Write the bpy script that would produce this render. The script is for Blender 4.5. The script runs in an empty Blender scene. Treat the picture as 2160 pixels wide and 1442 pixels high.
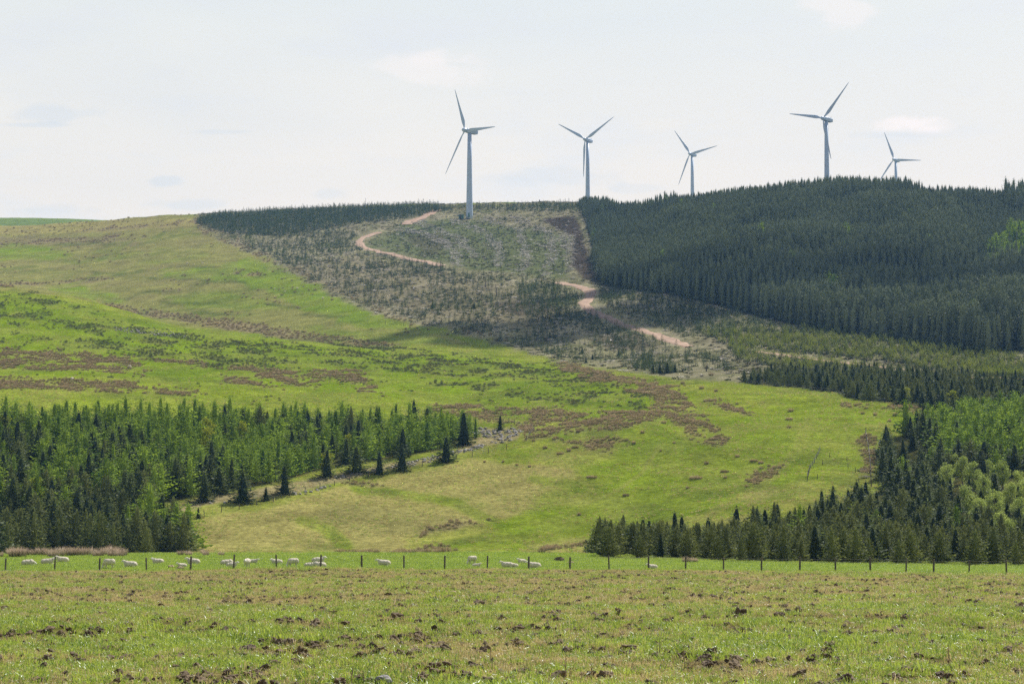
import bpy, bmesh, math, random
import numpy as np
from mathutils import Matrix, Vector, Euler

random.seed(7)
RNG = np.random.default_rng(7)
S = bpy.context.scene
COL = S.collection

# ------------------------------------------------------------------ camera
FPX = 4330.0                      # focal length in pixels of a 2160 px wide frame
HORIZON = 1000.0                  # image row of eye level
CAMZ = 2.0
PITCH = math.atan((HORIZON - 721.0) / FPX)
cam_d = bpy.data.cameras.new('camera')
cam_d.sensor_width = 36.0
cam_d.lens = 36.0 * FPX / 2160.0
cam_d.clip_start = 0.5
cam_d.clip_end = 60000.0
cam = bpy.data.objects.new('camera', cam_d)
cam.location = (0, 0, CAMZ)
cam.rotation_euler = (math.radians(90) + PITCH, 0, 0)
COL.objects.link(cam)
S.camera = cam

# ------------------------------------------------------------------ world, sun, exposure
SUN_EL, SUN_AZ = math.radians(52), math.radians(42)     # azimuth measured from the view direction (+Y) to the right
world = bpy.data.worlds.new('World')
S.world = world
world.use_nodes = True
nt = world.node_tree
nt.nodes.clear()
def N(t, typ, **kw):
    n = t.nodes.new(typ)
    for k, v in kw.items():
        if k == 'inp':
            for a, b in v.items():
                n.inputs[a].default_value = b
        else:
            setattr(n, k, v)
    return n
L = nt.links.new
sky = N(nt, 'ShaderNodeTexSky', sky_type='NISHITA', sun_disc=False, sun_elevation=SUN_EL, sun_rotation=SUN_AZ,
        altitude=250.0, air_density=1.0, dust_density=1.2, ozone_density=1.0)
tc = N(nt, 'ShaderNodeTexCoord')
# thin high cloud veil: pale cloud colours mixed over the clear sky by direction
mp = N(nt, 'ShaderNodeMapping', inp={'Scale': (1.6, 1.6, 9.0)})
L(tc.outputs['Generated'], mp.inputs['Vector'])
n1 = N(nt, 'ShaderNodeTexNoise', inp={'Scale': 1.5, 'Detail': 7.0, 'Roughness': 0.55, 'Distortion': 0.3})
L(mp.outputs[0], n1.inputs['Vector'])
r1 = N(nt, 'ShaderNodeMapRange', inp={'From Min': 0.35, 'From Max': 0.68, 'To Min': 0.80, 'To Max': 0.97})
L(n1.outputs[0], r1.inputs[0])
mp2 = N(nt, 'ShaderNodeMapping', inp={'Scale': (5.0, 5.0, 17.0), 'Location': (3.1, 0.4, 1.7)})
L(tc.outputs['Generated'], mp2.inputs['Vector'])
n2 = N(nt, 'ShaderNodeTexNoise', inp={'Scale': 2.3, 'Detail': 8.0, 'Roughness': 0.6})
L(mp2.outputs[0], n2.inputs['Vector'])
r2 = N(nt, 'ShaderNodeMapRange', inp={'From Min': 0.52, 'From Max': 0.70, 'To Min': 0.0, 'To Max': 1.0})
L(n2.outputs[0], r2.inputs[0])
sepz = N(nt, 'ShaderNodeSeparateXYZ')
L(tc.outputs['Generated'], sepz.inputs[0])
rz = N(nt, 'ShaderNodeMapRange', inp={'From Min': 0.11, 'From Max': 0.25, 'To Min': 0.0, 'To Max': 1.0})
L(sepz.outputs['Z'], rz.inputs[0])
veil0 = N(nt, 'ShaderNodeMix', data_type='RGBA', inp={6: (8.6, 7.66, 6.6, 1), 7: (7.45, 7.65, 7.2, 1)})
L(rz.outputs[0], veil0.inputs[0])
veil = N(nt, 'ShaderNodeMix', data_type='RGBA', inp={7: (7.5, 7.4, 7.2, 1)})
mm = N(nt, 'ShaderNodeMath', operation='MULTIPLY', inp={1: 0.75})
L(r2.outputs[0], mm.inputs[0])
L(mm.outputs[0], veil.inputs[0])
L(veil0.outputs[2], veil.inputs[6])
# a few low soft clouds at their own bearings and heights
gx = N(nt, 'ShaderNodeMath', operation='DIVIDE'); L(sepz.outputs['X'], gx.inputs[0]); L(sepz.outputs['Y'], gx.inputs[1])
gz = N(nt, 'ShaderNodeMath', operation='DIVIDE'); L(sepz.outputs['Z'], gz.inputs[0]); L(sepz.outputs['Y'], gz.inputs[1])
mp3 = N(nt, 'ShaderNodeMapping', inp={'Scale': (26.0, 26.0, 60.0)}); L(tc.outputs['Generated'], mp3.inputs['Vector'])
n3 = N(nt, 'ShaderNodeTexNoise', inp={'Scale': 1.0, 'Detail': 6.0, 'Roughness': 0.6}); L(mp3.outputs[0], n3.inputs['Vector'])
n3c = N(nt, 'ShaderNodeMapRange', inp={'From Min': 0.30, 'From Max': 0.70, 'To Min': -0.75, 'To Max': 0.75}); L(n3.outputs[0], n3c.inputs[0])
last = veil
GREY, WHITE = (6.75, 6.9, 6.9, 1), (9.6, 8.5, 7.7, 1)
for cpx, cpy, cw, ch, ccol, cop in ((90, 240, 95, 22, GREY, .55), (60, 264, 130, 7, GREY, .6), (900, 140, 120, 42, WHITE, .38), (930, 118, 70, 30, WHITE, .3), (1925, 262, 80, 24, WHITE, .85), (1900, 284, 95, 9, GREY, .35), (1790, 30, 90, 40, WHITE, .4),
        (1200, 372, 150, 24, GREY, .42), (1110, 388, 60, 14, GREY, .35), (340, 382, 45, 12, GREY, .6), (380, 436, 90, 16, GREY, .5), (690, 408, 50, 14, GREY, .4), (470, 278, 90, 6, GREY, .4), (80, 445, 120, 16, GREY, .4), (950, 430, 90, 12, GREY, .35), (1350, 395, 60, 10, GREY, .3)):
    ex = ((cpx - 1080) / FPX); ez = math.tan(PITCH + math.atan((721 - cpy) / FPX))
    u1 = N(nt, 'ShaderNodeMath', operation='MULTIPLY_ADD', inp={1: FPX / cw, 2: -ex * FPX / cw}); L(gx.outputs[0], u1.inputs[0])
    u2 = N(nt, 'ShaderNodeMath', operation='MULTIPLY_ADD', inp={1: FPX / ch, 2: -ez * FPX / ch}); L(gz.outputs[0], u2.inputs[0])
    cv = N(nt, 'ShaderNodeCombineXYZ'); L(u1.outputs[0], cv.inputs[0]); L(u2.outputs[0], cv.inputs[1])
    ln = N(nt, 'ShaderNodeVectorMath', operation='LENGTH'); L(cv.outputs[0], ln.inputs[0])
    ad = N(nt, 'ShaderNodeMath', operation='SUBTRACT'); L(n3c.outputs[0], ad.inputs[0]); L(ln.outputs['Value'], ad.inputs[1])
    mr = N(nt, 'ShaderNodeMapRange', interpolation_type='SMOOTHSTEP', inp={'From Min': -1.15, 'From Max': -0.35, 'To Min': 0.0, 'To Max': cop}); L(ad.outputs[0], mr.inputs[0])
    mx_ = N(nt, 'ShaderNodeMix', data_type='RGBA', inp={7: ccol}); L(mr.outputs[0], mx_.inputs[0]); L(last.outputs[2], mx_.inputs[6]); last = mx_
mixs = N(nt, 'ShaderNodeMix', data_type='RGBA')
# the veil is thick towards the horizon and opens to clear blue overhead
up = N(nt, 'ShaderNodeMapRange', interpolation_type='SMOOTHSTEP', inp={'From Min': 0.24, 'From Max': 0.62, 'To Min': 1.0, 'To Max': 0.10})
L(sepz.outputs['Z'], up.inputs[0])
uf = N(nt, 'ShaderNodeMath', operation='MULTIPLY')
L(r1.outputs[0], uf.inputs[0]); L(up.outputs[0], uf.inputs[1])
L(uf.outputs[0], mixs.inputs[0])
L(sky.outputs[0], mixs.inputs[6])
L(last.outputs[2], mixs.inputs[7])
bg = N(nt, 'ShaderNodeBackground', inp={'Strength': 0.066})
L(mixs.outputs[2], bg.inputs['Color'])
wo = N(nt, 'ShaderNodeOutputWorld')
L(bg.outputs[0], wo.inputs['Surface'])

sun_d = bpy.data.lights.new('sun', 'SUN')
sun_d.energy = 5.0
sun_d.angle = math.radians(0.55)
sun_d.color = (1.0, 0.95, 0.87)
sun = bpy.data.objects.new('sun', sun_d)
sdir = Vector((math.sin(SUN_AZ) * math.cos(SUN_EL), math.cos(SUN_AZ) * math.cos(SUN_EL), math.sin(SUN_EL)))
sun.rotation_euler = sdir.to_track_quat('Z', 'Y').to_euler()
COL.objects.link(sun)

S.view_settings.view_transform = 'Standard'
S.view_settings.look = 'None'
S.view_settings.gamma = 1.0
S.view_settings.exposure = 0.84
S.view_settings.use_curve_mapping = False
HAZE = 0.000055
S.cycles.use_denoising = False
S.cycles.volume_bounces = 1
S.cycles.max_bounces = 5
S.cycles.diffuse_bounces = 3
S.cycles.transmission_bounces = 3

# ------------------------------------------------------------------ helpers
def link(o):
    COL.objects.link(o)
    return o
def tag(o, label=None, cat=None, group=None, kind=None):
    if label: o['label'] = label
    if cat: o['category'] = cat
    if group: o['group'] = group
    if kind: o['kind'] = kind
    return o
def mesh_np(name, verts, faces, mats=(), mat_idx=None, smooth=False):
    """verts (N,3), faces: (M,k) array or list of lists"""
    me = bpy.data.meshes.new(name)
    verts = np.asarray(verts, dtype=np.float32)
    if isinstance(faces, np.ndarray):
        M, k = faces.shape
        me.vertices.add(len(verts)); me.vertices.foreach_set('co', verts.ravel())
        me.loops.add(M * k); me.loops.foreach_set('vertex_index', faces.astype(np.int32).ravel())
        me.polygons.add(M)
        me.polygons.foreach_set('loop_start', (np.arange(M) * k).astype(np.int32))
        if mat_idx is not None: me.polygons.foreach_set('material_index', np.asarray(mat_idx, dtype=np.int32))
        me.polygons.foreach_set('use_smooth', np.full(M, smooth))
        me.update(calc_edges=True)
    else:
        me.from_pydata([tuple(v) for v in verts], [], faces)
        if mat_idx is not None:
            me.polygons.foreach_set('material_index', np.asarray(mat_idx, dtype=np.int32))
        if smooth:
            me.polygons.foreach_set('use_smooth', np.ones(len(me.polygons), dtype=bool))
        me.update()
    for m in mats: me.materials.append(m)
    return me
def obj(name, me, parent=None, loc=None):
    o = bpy.data.objects.new(name, me)
    if loc is not None: o.location = loc
    if parent is not None: o.parent = parent
    return link(o)
def empty(name, loc=(0, 0, 0), rz=0.0):
    o = bpy.data.objects.new(name, None)
    o.location = loc
    o.rotation_euler = (0, 0, rz)
    o.empty_display_size = 0.5
    return link(o)

class MB:
    """collects polygons for one mesh"""
    def __init__(s): s.v = []; s.f = []; s.m = []
    def add(s, vs, fs, mi=0):
        b = len(s.v); s.v.extend([tuple(v) for v in vs]); s.f.extend([[b + i for i in f] for f in fs]); s.m.extend([mi] * len(fs))
    def tube(s, pts, rad, n=8, mi=0, cap=True):
        pts = [Vector(p) for p in pts]
        if not isinstance(rad, (list, tuple)): rad = [rad] * len(pts)
        vs = []; fs = []
        for i, p in enumerate(pts):
            d = (pts[min(i + 1, len(pts) - 1)] - pts[max(i - 1, 0)]).normalized()
            a = d.orthogonal().normalized() if abs(d.z) < 0.9 else Vector((1, 0, 0))
            a = (a - d * a.dot(d)).normalized(); b = d.cross(a)
            for k in range(n):
                t = 2 * math.pi * k / n
                vs.append(p + (a * math.cos(t) + b * math.sin(t)) * rad[i])
        for i in range(len(pts) - 1):
            for k in range(n):
                fs.append([i * n + k, i * n + (k + 1) % n, (i + 1) * n + (k + 1) % n, (i + 1) * n + k])
        if cap:
            fs.append(list(range(n))[::-1]); fs.append([(len(pts) - 1) * n + k for k in range(n)])
        s.add(vs, fs, mi)
    def box(s, c, d, mi=0, rz=0):
        cx, cy, cz = c; hx, hy, hz = d[0] / 2, d[1] / 2, d[2] / 2
        cr, sr = math.cos(rz), math.sin(rz)
        vs = []
        for z in (-hz, hz):
            for x, y in ((-hx, -hy), (hx, -hy), (hx, hy), (-hx, hy)):
                vs.append((cx + x * cr - y * sr, cy + x * sr + y * cr, cz + z))
        s.add(vs, [[3, 2, 1, 0], [4, 5, 6, 7], [0, 1, 5, 4], [1, 2, 6, 5], [2, 3, 7, 6], [3, 0, 4, 7]], mi)
    def mesh(s, name, mats, smooth=False):
        return mesh_np(name, s.v, s.f, mats, s.m, smooth)

# ------------------------------------------------------------------ numpy noise
def _h(ix, iy, seed):
    n = (ix.astype(np.int64) * 374761393 + iy.astype(np.int64) * 668265263 + seed * 1442695041) & 0xffffffff
    n = ((n ^ (n >> 13)) * 1274126177) & 0xffffffff
    n = ((n ^ (n >> 16)) * 2246822519) & 0xffffffff
    return ((n ^ (n >> 15)) & 0xffffff) / float(0xffffff)
def vnoise(x, y, seed=0):
    ix = np.floor(x); iy = np.floor(y)
    fx = x - ix; fy = y - iy
    fx = fx * fx * (3 - 2 * fx); fy = fy * fy * (3 - 2 * fy)
    a = _h(ix, iy, seed); b = _h(ix + 1, iy, seed); c = _h(ix, iy + 1, seed); d = _h(ix + 1, iy + 1, seed)
    return (a + (b - a) * fx) * (1 - fy) + (c + (d - c) * fx) * fy
def fbm(x, y, seed=0, octv=4, g=0.5):
    s = 0; a = 1; t = 0
    for i in range(octv):
        s = s + a * vnoise(x * 2 ** i + 17.3 * i, y * 2 ** i - 9.1 * i, seed + i); t += a; a *= g
    return s / t - 0.5                                   # about -0.5 .. 0.5
def sstep(a, b, x):
    t = np.clip((x - a) / (b - a), 0, 1)
    return t * t * (3 - 2 * t)

# ------------------------------------------------------------------ pixel <-> direction
CP, SP = math.cos(PITCH), math.sin(PITCH)
def pdir(px, py):
    X = (np.asarray(px, float) - 1080.0) / FPX; v = (721.0 - np.asarray(py, float)) / FPX
    Y = CP - v * SP; Z = SP + v * CP
    return X / Y, Z / Y
def proj(x, y, z):
    z = z - CAMZ
    yy = y * CP + z * SP; vv = -y * SP + z * CP
    return 1080 + FPX * x / yy, 721 - FPX * vv / yy

# ------------------------------------------------------------------ terrain: rows of (depth, image row) per column, lofted
CX = np.array([-1500, 0, 400, 700, 1000, 1215, 1320, 1600, 1900, 2160, 3700], float)
ROWS = [
 ([30]*9, [1442]*9),
 ([167]*9, [1203,1200,1198,1198,1200,1200,1204,1207,1209]),
 ([212]*9, [1171,1169,1168,1167,1169,1171,1180,1187,1191]),
 ([265,265,265,265,262,258,240,236,232], [1180,1180,1180,1180,1178,1178,1176,1178,1180]),
 ([330,330,335,335,330,325,300,290,280], [1166,1165,1164,1163,1155,1140,1120,1118,1122]),
 ([368,372,372,370,370,365,345,335,320], [1080,1078,1080,1080,1080,1078,1060,1060,1065]),
 ([402,408,410,405,400,398,385,375,355], [1000,1000,1000,1000,1000,1000,1000,1005,1010]),
 ([448,452,458,455,448,445,440,430,405], [905,905,908,915,905,900,900,910,920]),
 ([500,505,512,515,505,500,505,490,460], [838,846,850,850,850,850,840,850,870]),
 ([610,605,600,595,585,580,575,560,530], [745,765,782,795,800,800,800,800,812]),
 ([860,750,715,700,690,682,665,650,630], [611,695,730,753,762,762,750,752,757]),
 ([930,800,755,735,735,735,740,720,700], [640,708,735,741,730,720,700,690,690]),
 ([1060,910,860,820,810,810,800,790,775], [606,680,672,675,665,655,640,625,620]),
 ([1180,1060,1000,960,930,920,870,850,840], [565,590,590,590,590,585,570,560,550]),
 ([1330,1220,1180,1150,1090,1050,960,930,920], [510,515,520,515,515,520,505,495,495]),
 ([1500, 1440, 1430, 1430, 1330, 1220, 1120, 1080, 1050], [484, 460, 446, 439, 437, 461, 428, 426, 452]),
]
RD = []; RZ = []
RD.append(np.full(9, 3.0)); RZ.append(np.full(9, 0.15))
for D_, P_ in ROWS:
    D_ = np.array(D_, float); P_ = np.array(P_, float)
    RD.append(D_); RZ.append(CAMZ + D_ * pdir(CX[1:-1], P_)[1])
crestD, crestZ = RD[-1], RZ[-1]
RD.append(crestD + 160); RZ.append(crestZ - 4)
RD.append(np.full(9, 2150.0)); RZ.append(crestZ - 18)
z17 = np.array([CAMZ + 2700 * pdir(0, 462)[1], CAMZ + 2700 * pdir(400, 480)[1], 180, 160, 150, 150, 150, 150, 150], float)
RD.append(np.full(9, 2700.0)); RZ.append(z17)
RD.append(np.full(9, 5000.0)); RZ.append(np.full(9, 120.0))
RD.append(np.full(9, 6500.0)); RZ.append(np.full(9, 70.0))
RD = np.array(RD); RZ = np.array(RZ)
RD = np.hstack([RD[:, :1] * 1.02, RD, RD[:, -1:] * 0.98]); RZ = np.hstack([RZ[:, :1], RZ, RZ[:, -1:]])

def pchip_tan(h, d):
    """limited tangents; h (n-1,...) d (n-1,...)"""
    m = np.zeros((d.shape[0] + 1,) + d.shape[1:])
    w1 = 2 * h[1:] + h[:-1]; w2 = h[1:] + 2 * h[:-1]
    same = (d[1:] * d[:-1]) > 0
    with np.errstate(divide='ignore', invalid='ignore'):
        mm = (w1 + w2) / (w1 / d[:-1] + w2 / d[1:])
    m[1:-1] = np.where(same, mm, 0)
    m[0] = d[0]; m[-1] = d[-1]
    return m
# dense columns
US = np.linspace(-1500, 3700, 1041)
def coldense(T):
    out = np.zeros((T.shape[0], len(US)))
    h = np.diff(CX)
    for r in range(T.shape[0]):
        d = np.diff(T[r]) / h
        m = pchip_tan(h, d)
        i = np.clip(np.searchsorted(CX, US) - 1, 0, len(CX) - 2)
        t = (US - CX[i]) / h[i]
        out[r] = ((1 + 2*t)*(1-t)**2)*T[r][i] + t*(1-t)**2*h[i]*m[i] + t*t*(3-2*t)*T[r][i+1] + t*t*(t-1)*h[i]*m[i+1]
    return out
DD = coldense(RD); ZZ = coldense(RZ)
HH = np.diff(DD, axis=0); MT = pchip_tan(HH, np.diff(ZZ, axis=0) / HH)

def base_height(x, y):
    x = np.asarray(x, float); y = np.asarray(y, float)
    yy = np.maximum(y, 3.0)
    c = (np.clip(x / yy * FPX + 1080, -1500, 3700) + 1500) / 5.0
    c0 = np.clip(np.floor(c).astype(int), 0, len(US) - 2); ct = c - c0
    z = 0
    for k, w in ((0, 1 - ct), (1, ct)):
        cc = c0 + k
        Dc = DD[:, cc]                                    # rows x N
        i = np.clip((Dc <= yy[None]).sum(0) - 1, 0, DD.shape[0] - 2)
        n = np.arange(len(yy))
        d0 = Dc[i, n]; h = HH[i, cc]; t = np.clip((yy - d0) / h, 0, 1)
        z = z + w * (((1 + 2*t)*(1-t)**2)*ZZ[i, cc] + t*(1-t)**2*h*MT[i, cc] + t*t*(3-2*t)*ZZ[i+1, cc] + t*t*(t-1)*h*MT[i+1, cc])
    return z
def height(x, y):
    x = np.atleast_1d(np.asarray(x, float)); y = np.atleast_1d(np.asarray(y, float))
    z = np.zeros(len(x))
    for a in range(0, len(x), 200000):
        z[a:a+200000] = base_height(x[a:a+200000], y[a:a+200000])
    hill = sstep(215, 330, y) * (1 - sstep(1350, 1700, y) * 0.6)
    z += hill * (fbm(x / 60, y / 75, 3, 3) * 3.0 + fbm(x / 14, y / 22, 11, 3) * 1.3 + np.abs(fbm(x / 30, y / 18, 91, 2)) * 1.6)
    z += sstep(170, 230, y) * fbm(x / 3.0, y / 3.0, 21, 2) * 0.42
    near = 1 - sstep(165, 175, y)
    z += near * (fbm(x / 1.6, y / 2.0, 31, 4, 0.6) * 0.16 + fbm(x / 9, y / 9, 37, 2) * 0.25)
    z += (1 - near) * (1 - sstep(170, 230, y)) * fbm(x / 2.5, y / 2.5, 41, 3) * 0.14
    return z

# grid
u_in = np.linspace((-280 - 1080) / FPX, (2470 - 1080) / FPX, 1010)
u_out = np.geomspace(0.004, 0.42, 34)
U = np.concatenate([u_in[0] - u_out[::-1], u_in, u_in[-1] + u_out])
Yr = np.concatenate([np.linspace(3, 24, 12), np.geomspace(25, 1800, 960), np.geomspace(1815, 6500, 50)])
GX = np.outer(Yr, U); GY = np.repeat(Yr[:, None], len(U), 1)
NR, NC = GX.shape
GZ = height(GX.ravel(), GY.ravel()).reshape(NR, NC)
PX, PY = proj(GX, GY, GZ)
# which vertices the camera can see (running skyline per column)
run = np.minimum.accumulate(PY, axis=0)
HIDE = PY - np.vstack([PY[:1] * 0 + 5000, run[:-1]])     # >0: below the skyline of nearer ground, by that many px
AREA = np.zeros_like(GX)
AREA[:-1, :-1] = (Yr[1:, None] - Yr[:-1, None]) * np.diff(U)[None, :] * (0.5 * (Yr[1:, None] + Yr[:-1, None]))

def zat(x, y):
    """height of the ground mesh itself (bilinear in its own grid)"""
    x = np.atleast_1d(np.asarray(x, float)); y = np.atleast_1d(np.asarray(y, float))
    i = np.clip(np.searchsorted(Yr, y) - 1, 0, NR - 2); t = (y - Yr[i]) / (Yr[i+1] - Yr[i])
    u = x / y
    j = np.clip(np.searchsorted(U, u) - 1, 0, NC - 2); s = (u - U[j]) / (U[j+1] - U[j])
    return (GZ[i, j]*(1-s) + GZ[i, j+1]*s)*(1-t) + (GZ[i+1, j]*(1-s) + GZ[i+1, j+1]*s)*t
def ground_at(px, py, dmin=10, dmax=3000):
    """world point of the first ground seen at a pixel of the photo, within a depth range"""
    u, w = pdir(px, py)
    ys = Yr[(Yr >= dmin) & (Yr <= dmax)]
    zs = zat(u * ys, ys)
    d = (CAMZ + w * ys) - zs
    k = np.where((d[:-1] > 0) & (d[1:] <= 0))[0]
    if len(k):
        k = k[0]; t = d[k] / (d[k] - d[k+1]); y = ys[k] + t * (ys[k+1] - ys[k])
    else:
        y = ys[np.argmin(np.abs(d))]
    x = u * y
    return Vector((float(x), float(y), float(zat(x, y)[0])))

# ------------------------------------------------------------------ masks in photo coordinates laid onto the ground
WX = fbm(GX / 9, GY / 14, 201, 4, 0.62); WY = fbm(GX / 9, GY / 14, 231, 4, 0.62)     # edge raggedness
K = 2.2                                                  # rows count more than columns: ground is seen at a low angle
def sdist_poly(px, py, poly):
    P = np.array(poly, float); P[:, 1] *= K
    y = py * K
    d = np.full(px.shape, 1e9); inside = np.zeros(px.shape, bool)
    n = len(P)
    for i in range(n):
        a = P[i]; b = P[(i + 1) % n]
        e = b - a; wx = px - a[0]; wy = y - a[1]
        t = np.clip((wx * e[0] + wy * e[1]) / (e @ e + 1e-9), 0, 1)
        d = np.minimum(d, np.hypot(wx - t * e[0], wy - t * e[1]))
        c = ((a[1] <= y) & (b[1] > y)) | ((b[1] <= y) & (a[1] > y))
        with np.errstate(divide='ignore', invalid='ignore'):
            xx = a[0] + (y - a[1]) / (b[1] - a[1] + 1e-12) * e[0]
        inside ^= c & (px < xx)
    return np.where(inside, d, -d)
def sdist_line(px, py, line, w):
    P = np.array(line, float); P[:, 1] *= K
    y = py * K
    W = np.array(w if isinstance(w, (list, tuple)) else [w] * len(P), float)
    d = np.full(px.shape, -1e9)
    for i in range(len(P) - 1):
        a = P[i]; b = P[i + 1]; e = b - a; wx = px - a[0]; wy = y - a[1]
        t = np.clip((wx * e[0] + wy * e[1]) / (e @ e + 1e-9), 0, 1)
        d = np.maximum(d, (W[i] + t * (W[i+1] - W[i])) * K * 0.5 - np.hypot(wx - t * e[0], wy - t * e[1]))
    return d
def mask(shape, feather=8, rag=30, dr=(0, 1e9), line=None):
    """0..1 over the grid. shape = polygon, or polyline with line=width"""
    P = np.array(shape, float)
    pad = (max(line) if isinstance(line, (list, tuple)) else (line or 0)) + feather + rag + 10
    sel = (PX > P[:, 0].min() - pad) & (PX < P[:, 0].max() + pad) & (PY > P[:, 1].min() - pad) & (PY < P[:, 1].max() + pad) & (GY >= dr[0]) & (GY <= dr[1])
    m = np.zeros_like(GX)
    if sel.any():
        px = PX[sel] + WX[sel] * rag; py = PY[sel] + WY[sel] * rag / K
        d = sdist_line(px, py, shape, line) if line is not None else sdist_poly(px, py, shape)
        m[sel] = sstep(-feather, feather, d)
    return m
VISX = (PX > -260) & (PX < 2460)
def scatter(m, density, maxhide=12, minspace=None, jitter=True, xlim=True):
    """points on the ground mesh: density per square metre times mask"""
    w = m[:-1, :-1] * AREA[:-1, :-1] * density
    w = w * (HIDE[:-1, :-1] < maxhide)
    if xlim: w = w * VISX[:-1, :-1]
    lam = w.ravel()
    tot = lam.sum()
    n = int(round(tot))
    if n < 1: return np.zeros((0, 3))
    cdf = np.cumsum(lam) / tot
    k = np.searchsorted(cdf, (np.arange(n) + RNG.random(n)) / n)
    k = np.clip(k, 0, len(lam) - 1)
    i = k // (NC - 1); j = k % (NC - 1)
    t = RNG.random(n); s = RNG.random(n)
    y = Yr[i] + t * (Yr[i+1] - Yr[i]); u = U[j] + s * (U[j+1] - U[j])
    z = (GZ[i, j]*(1-s) + GZ[i, j+1]*s)*(1-t) + (GZ[i+1, j]*(1-s) + GZ[i+1, j+1]*s)*t
    P = np.stack([u * y, y, z], 1)
    if minspace:
        P = thin(P, minspace)
    return P
def thin(P, r):
    P = P[RNG.permutation(len(P))]
    cell = {}; keep = []
    for k, (x, y) in enumerate(P[:, :2]):
        c = (int(x // r), int(y // r)); ok = True
        for a in (-1, 0, 1):
            for b in (-1, 0, 1):
                for q in cell.get((c[0]+a, c[1]+b), ()):
                    if (P[q, 0]-x)**2 + (P[q, 1]-y)**2 < r*r: ok = False; break
                if not ok: break
            if not ok: break
        if ok: cell.setdefault(c, []).append(k); keep.append(k)
    return P[keep]
# ------------------------------------------------------------------ materials
def newmat(name):
    m = bpy.data.materials.new(name); m.use_nodes = True
    m.node_tree.nodes.clear()
    return m, m.node_tree
def leafy(name, ca, cb, cc=None, trans=0.3, nscale=0.6, gloss=0.04, zgrad=None, rough=0.45, randamt=1.0):
    """foliage: two tones varying from plant to plant and patch to patch, light passes through"""
    m, t = newmat(name); l = t.links.new
    oi = N(t, 'ShaderNodeObjectInfo')
    geo = N(t, 'ShaderNodeNewGeometry')
    no = N(t, 'ShaderNodeTexNoise', inp={'Scale': nscale, 'Detail': 3.0})
    l(geo.outputs['Position'], no.inputs['Vector'])
    a = N(t, 'ShaderNodeMapRange', inp={'From Min': 0.3, 'From Max': 0.7})
    l(no.outputs[0], a.inputs[0])
    ad = N(t, 'ShaderNodeMath', operation='MULTIPLY_ADD', inp={1: randamt, 2: 0.0}); l(oi.outputs['Random'], ad.inputs[0])
    ad2 = N(t, 'ShaderNodeMath', operation='ADD'); l(ad.outputs[0], ad2.inputs[0]); l(a.outputs[0], ad2.inputs[1])
    half = N(t, 'ShaderNodeMath', operation='MULTIPLY', inp={1: 0.5}); l(ad2.outputs[0], half.inputs[0])
    isl = N(t, 'ShaderNodeMath', operation='MULTIPLY_ADD', inp={1: 1.0, 2: -0.5}); l(geo.outputs['Random Per Island'], isl.inputs[0])
    hs2 = N(t, 'ShaderNodeMath', operation='ADD'); l(half.outputs[0], hs2.inputs[0]); l(isl.outputs[0], hs2.inputs[1])
    mx = N(t, 'ShaderNodeMix', data_type='RGBA', inp={6: (*ca, 1), 7: (*cb, 1)}); mx.clamp_factor = True; l(hs2.outputs[0], mx.inputs[0])
    col = mx.outputs[2]
    if zgrad:
        tcn = N(t, 'ShaderNodeTexCoord'); sp = N(t, 'ShaderNodeSeparateXYZ'); l(tcn.outputs['Object'], sp.inputs[0])
        zr = N(t, 'ShaderNodeMapRange', inp={'From Min': zgrad[0], 'From Max': zgrad[1]}); l(sp.outputs['Z'], zr.inputs[0])
        m2 = N(t, 'ShaderNodeMix', data_type='RGBA', inp={6: (*cc, 1)}); l(zr.outputs[0], m2.inputs[0]); l(col, m2.inputs[7])
        col = m2.outputs[2]
    d = N(t, 'ShaderNodeBsdfDiffuse', inp={'Roughness': 0.6}); l(col, d.inputs['Color'])
    tr = N(t, 'ShaderNodeBsdfTranslucent'); l(col, tr.inputs['Color'])
    ms = N(t, 'ShaderNodeMixShader', inp={0: trans}); l(d.outputs[0], ms.inputs[1]); l(tr.outputs[0], ms.inputs[2])
    gl = N(t, 'ShaderNodeBsdfGlossy', inp={'Roughness': rough, 'Color': (0.9, 0.95, 1, 1)})
    ms2 = N(t, 'ShaderNodeMixShader', inp={0: gloss}); l(ms.outputs[0], ms2.inputs[1]); l(gl.outputs[0], ms2.inputs[2])
    o = N(t, 'ShaderNodeOutputMaterial'); l(ms2.outputs[0], o.inputs['Surface'])
    return m
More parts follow.
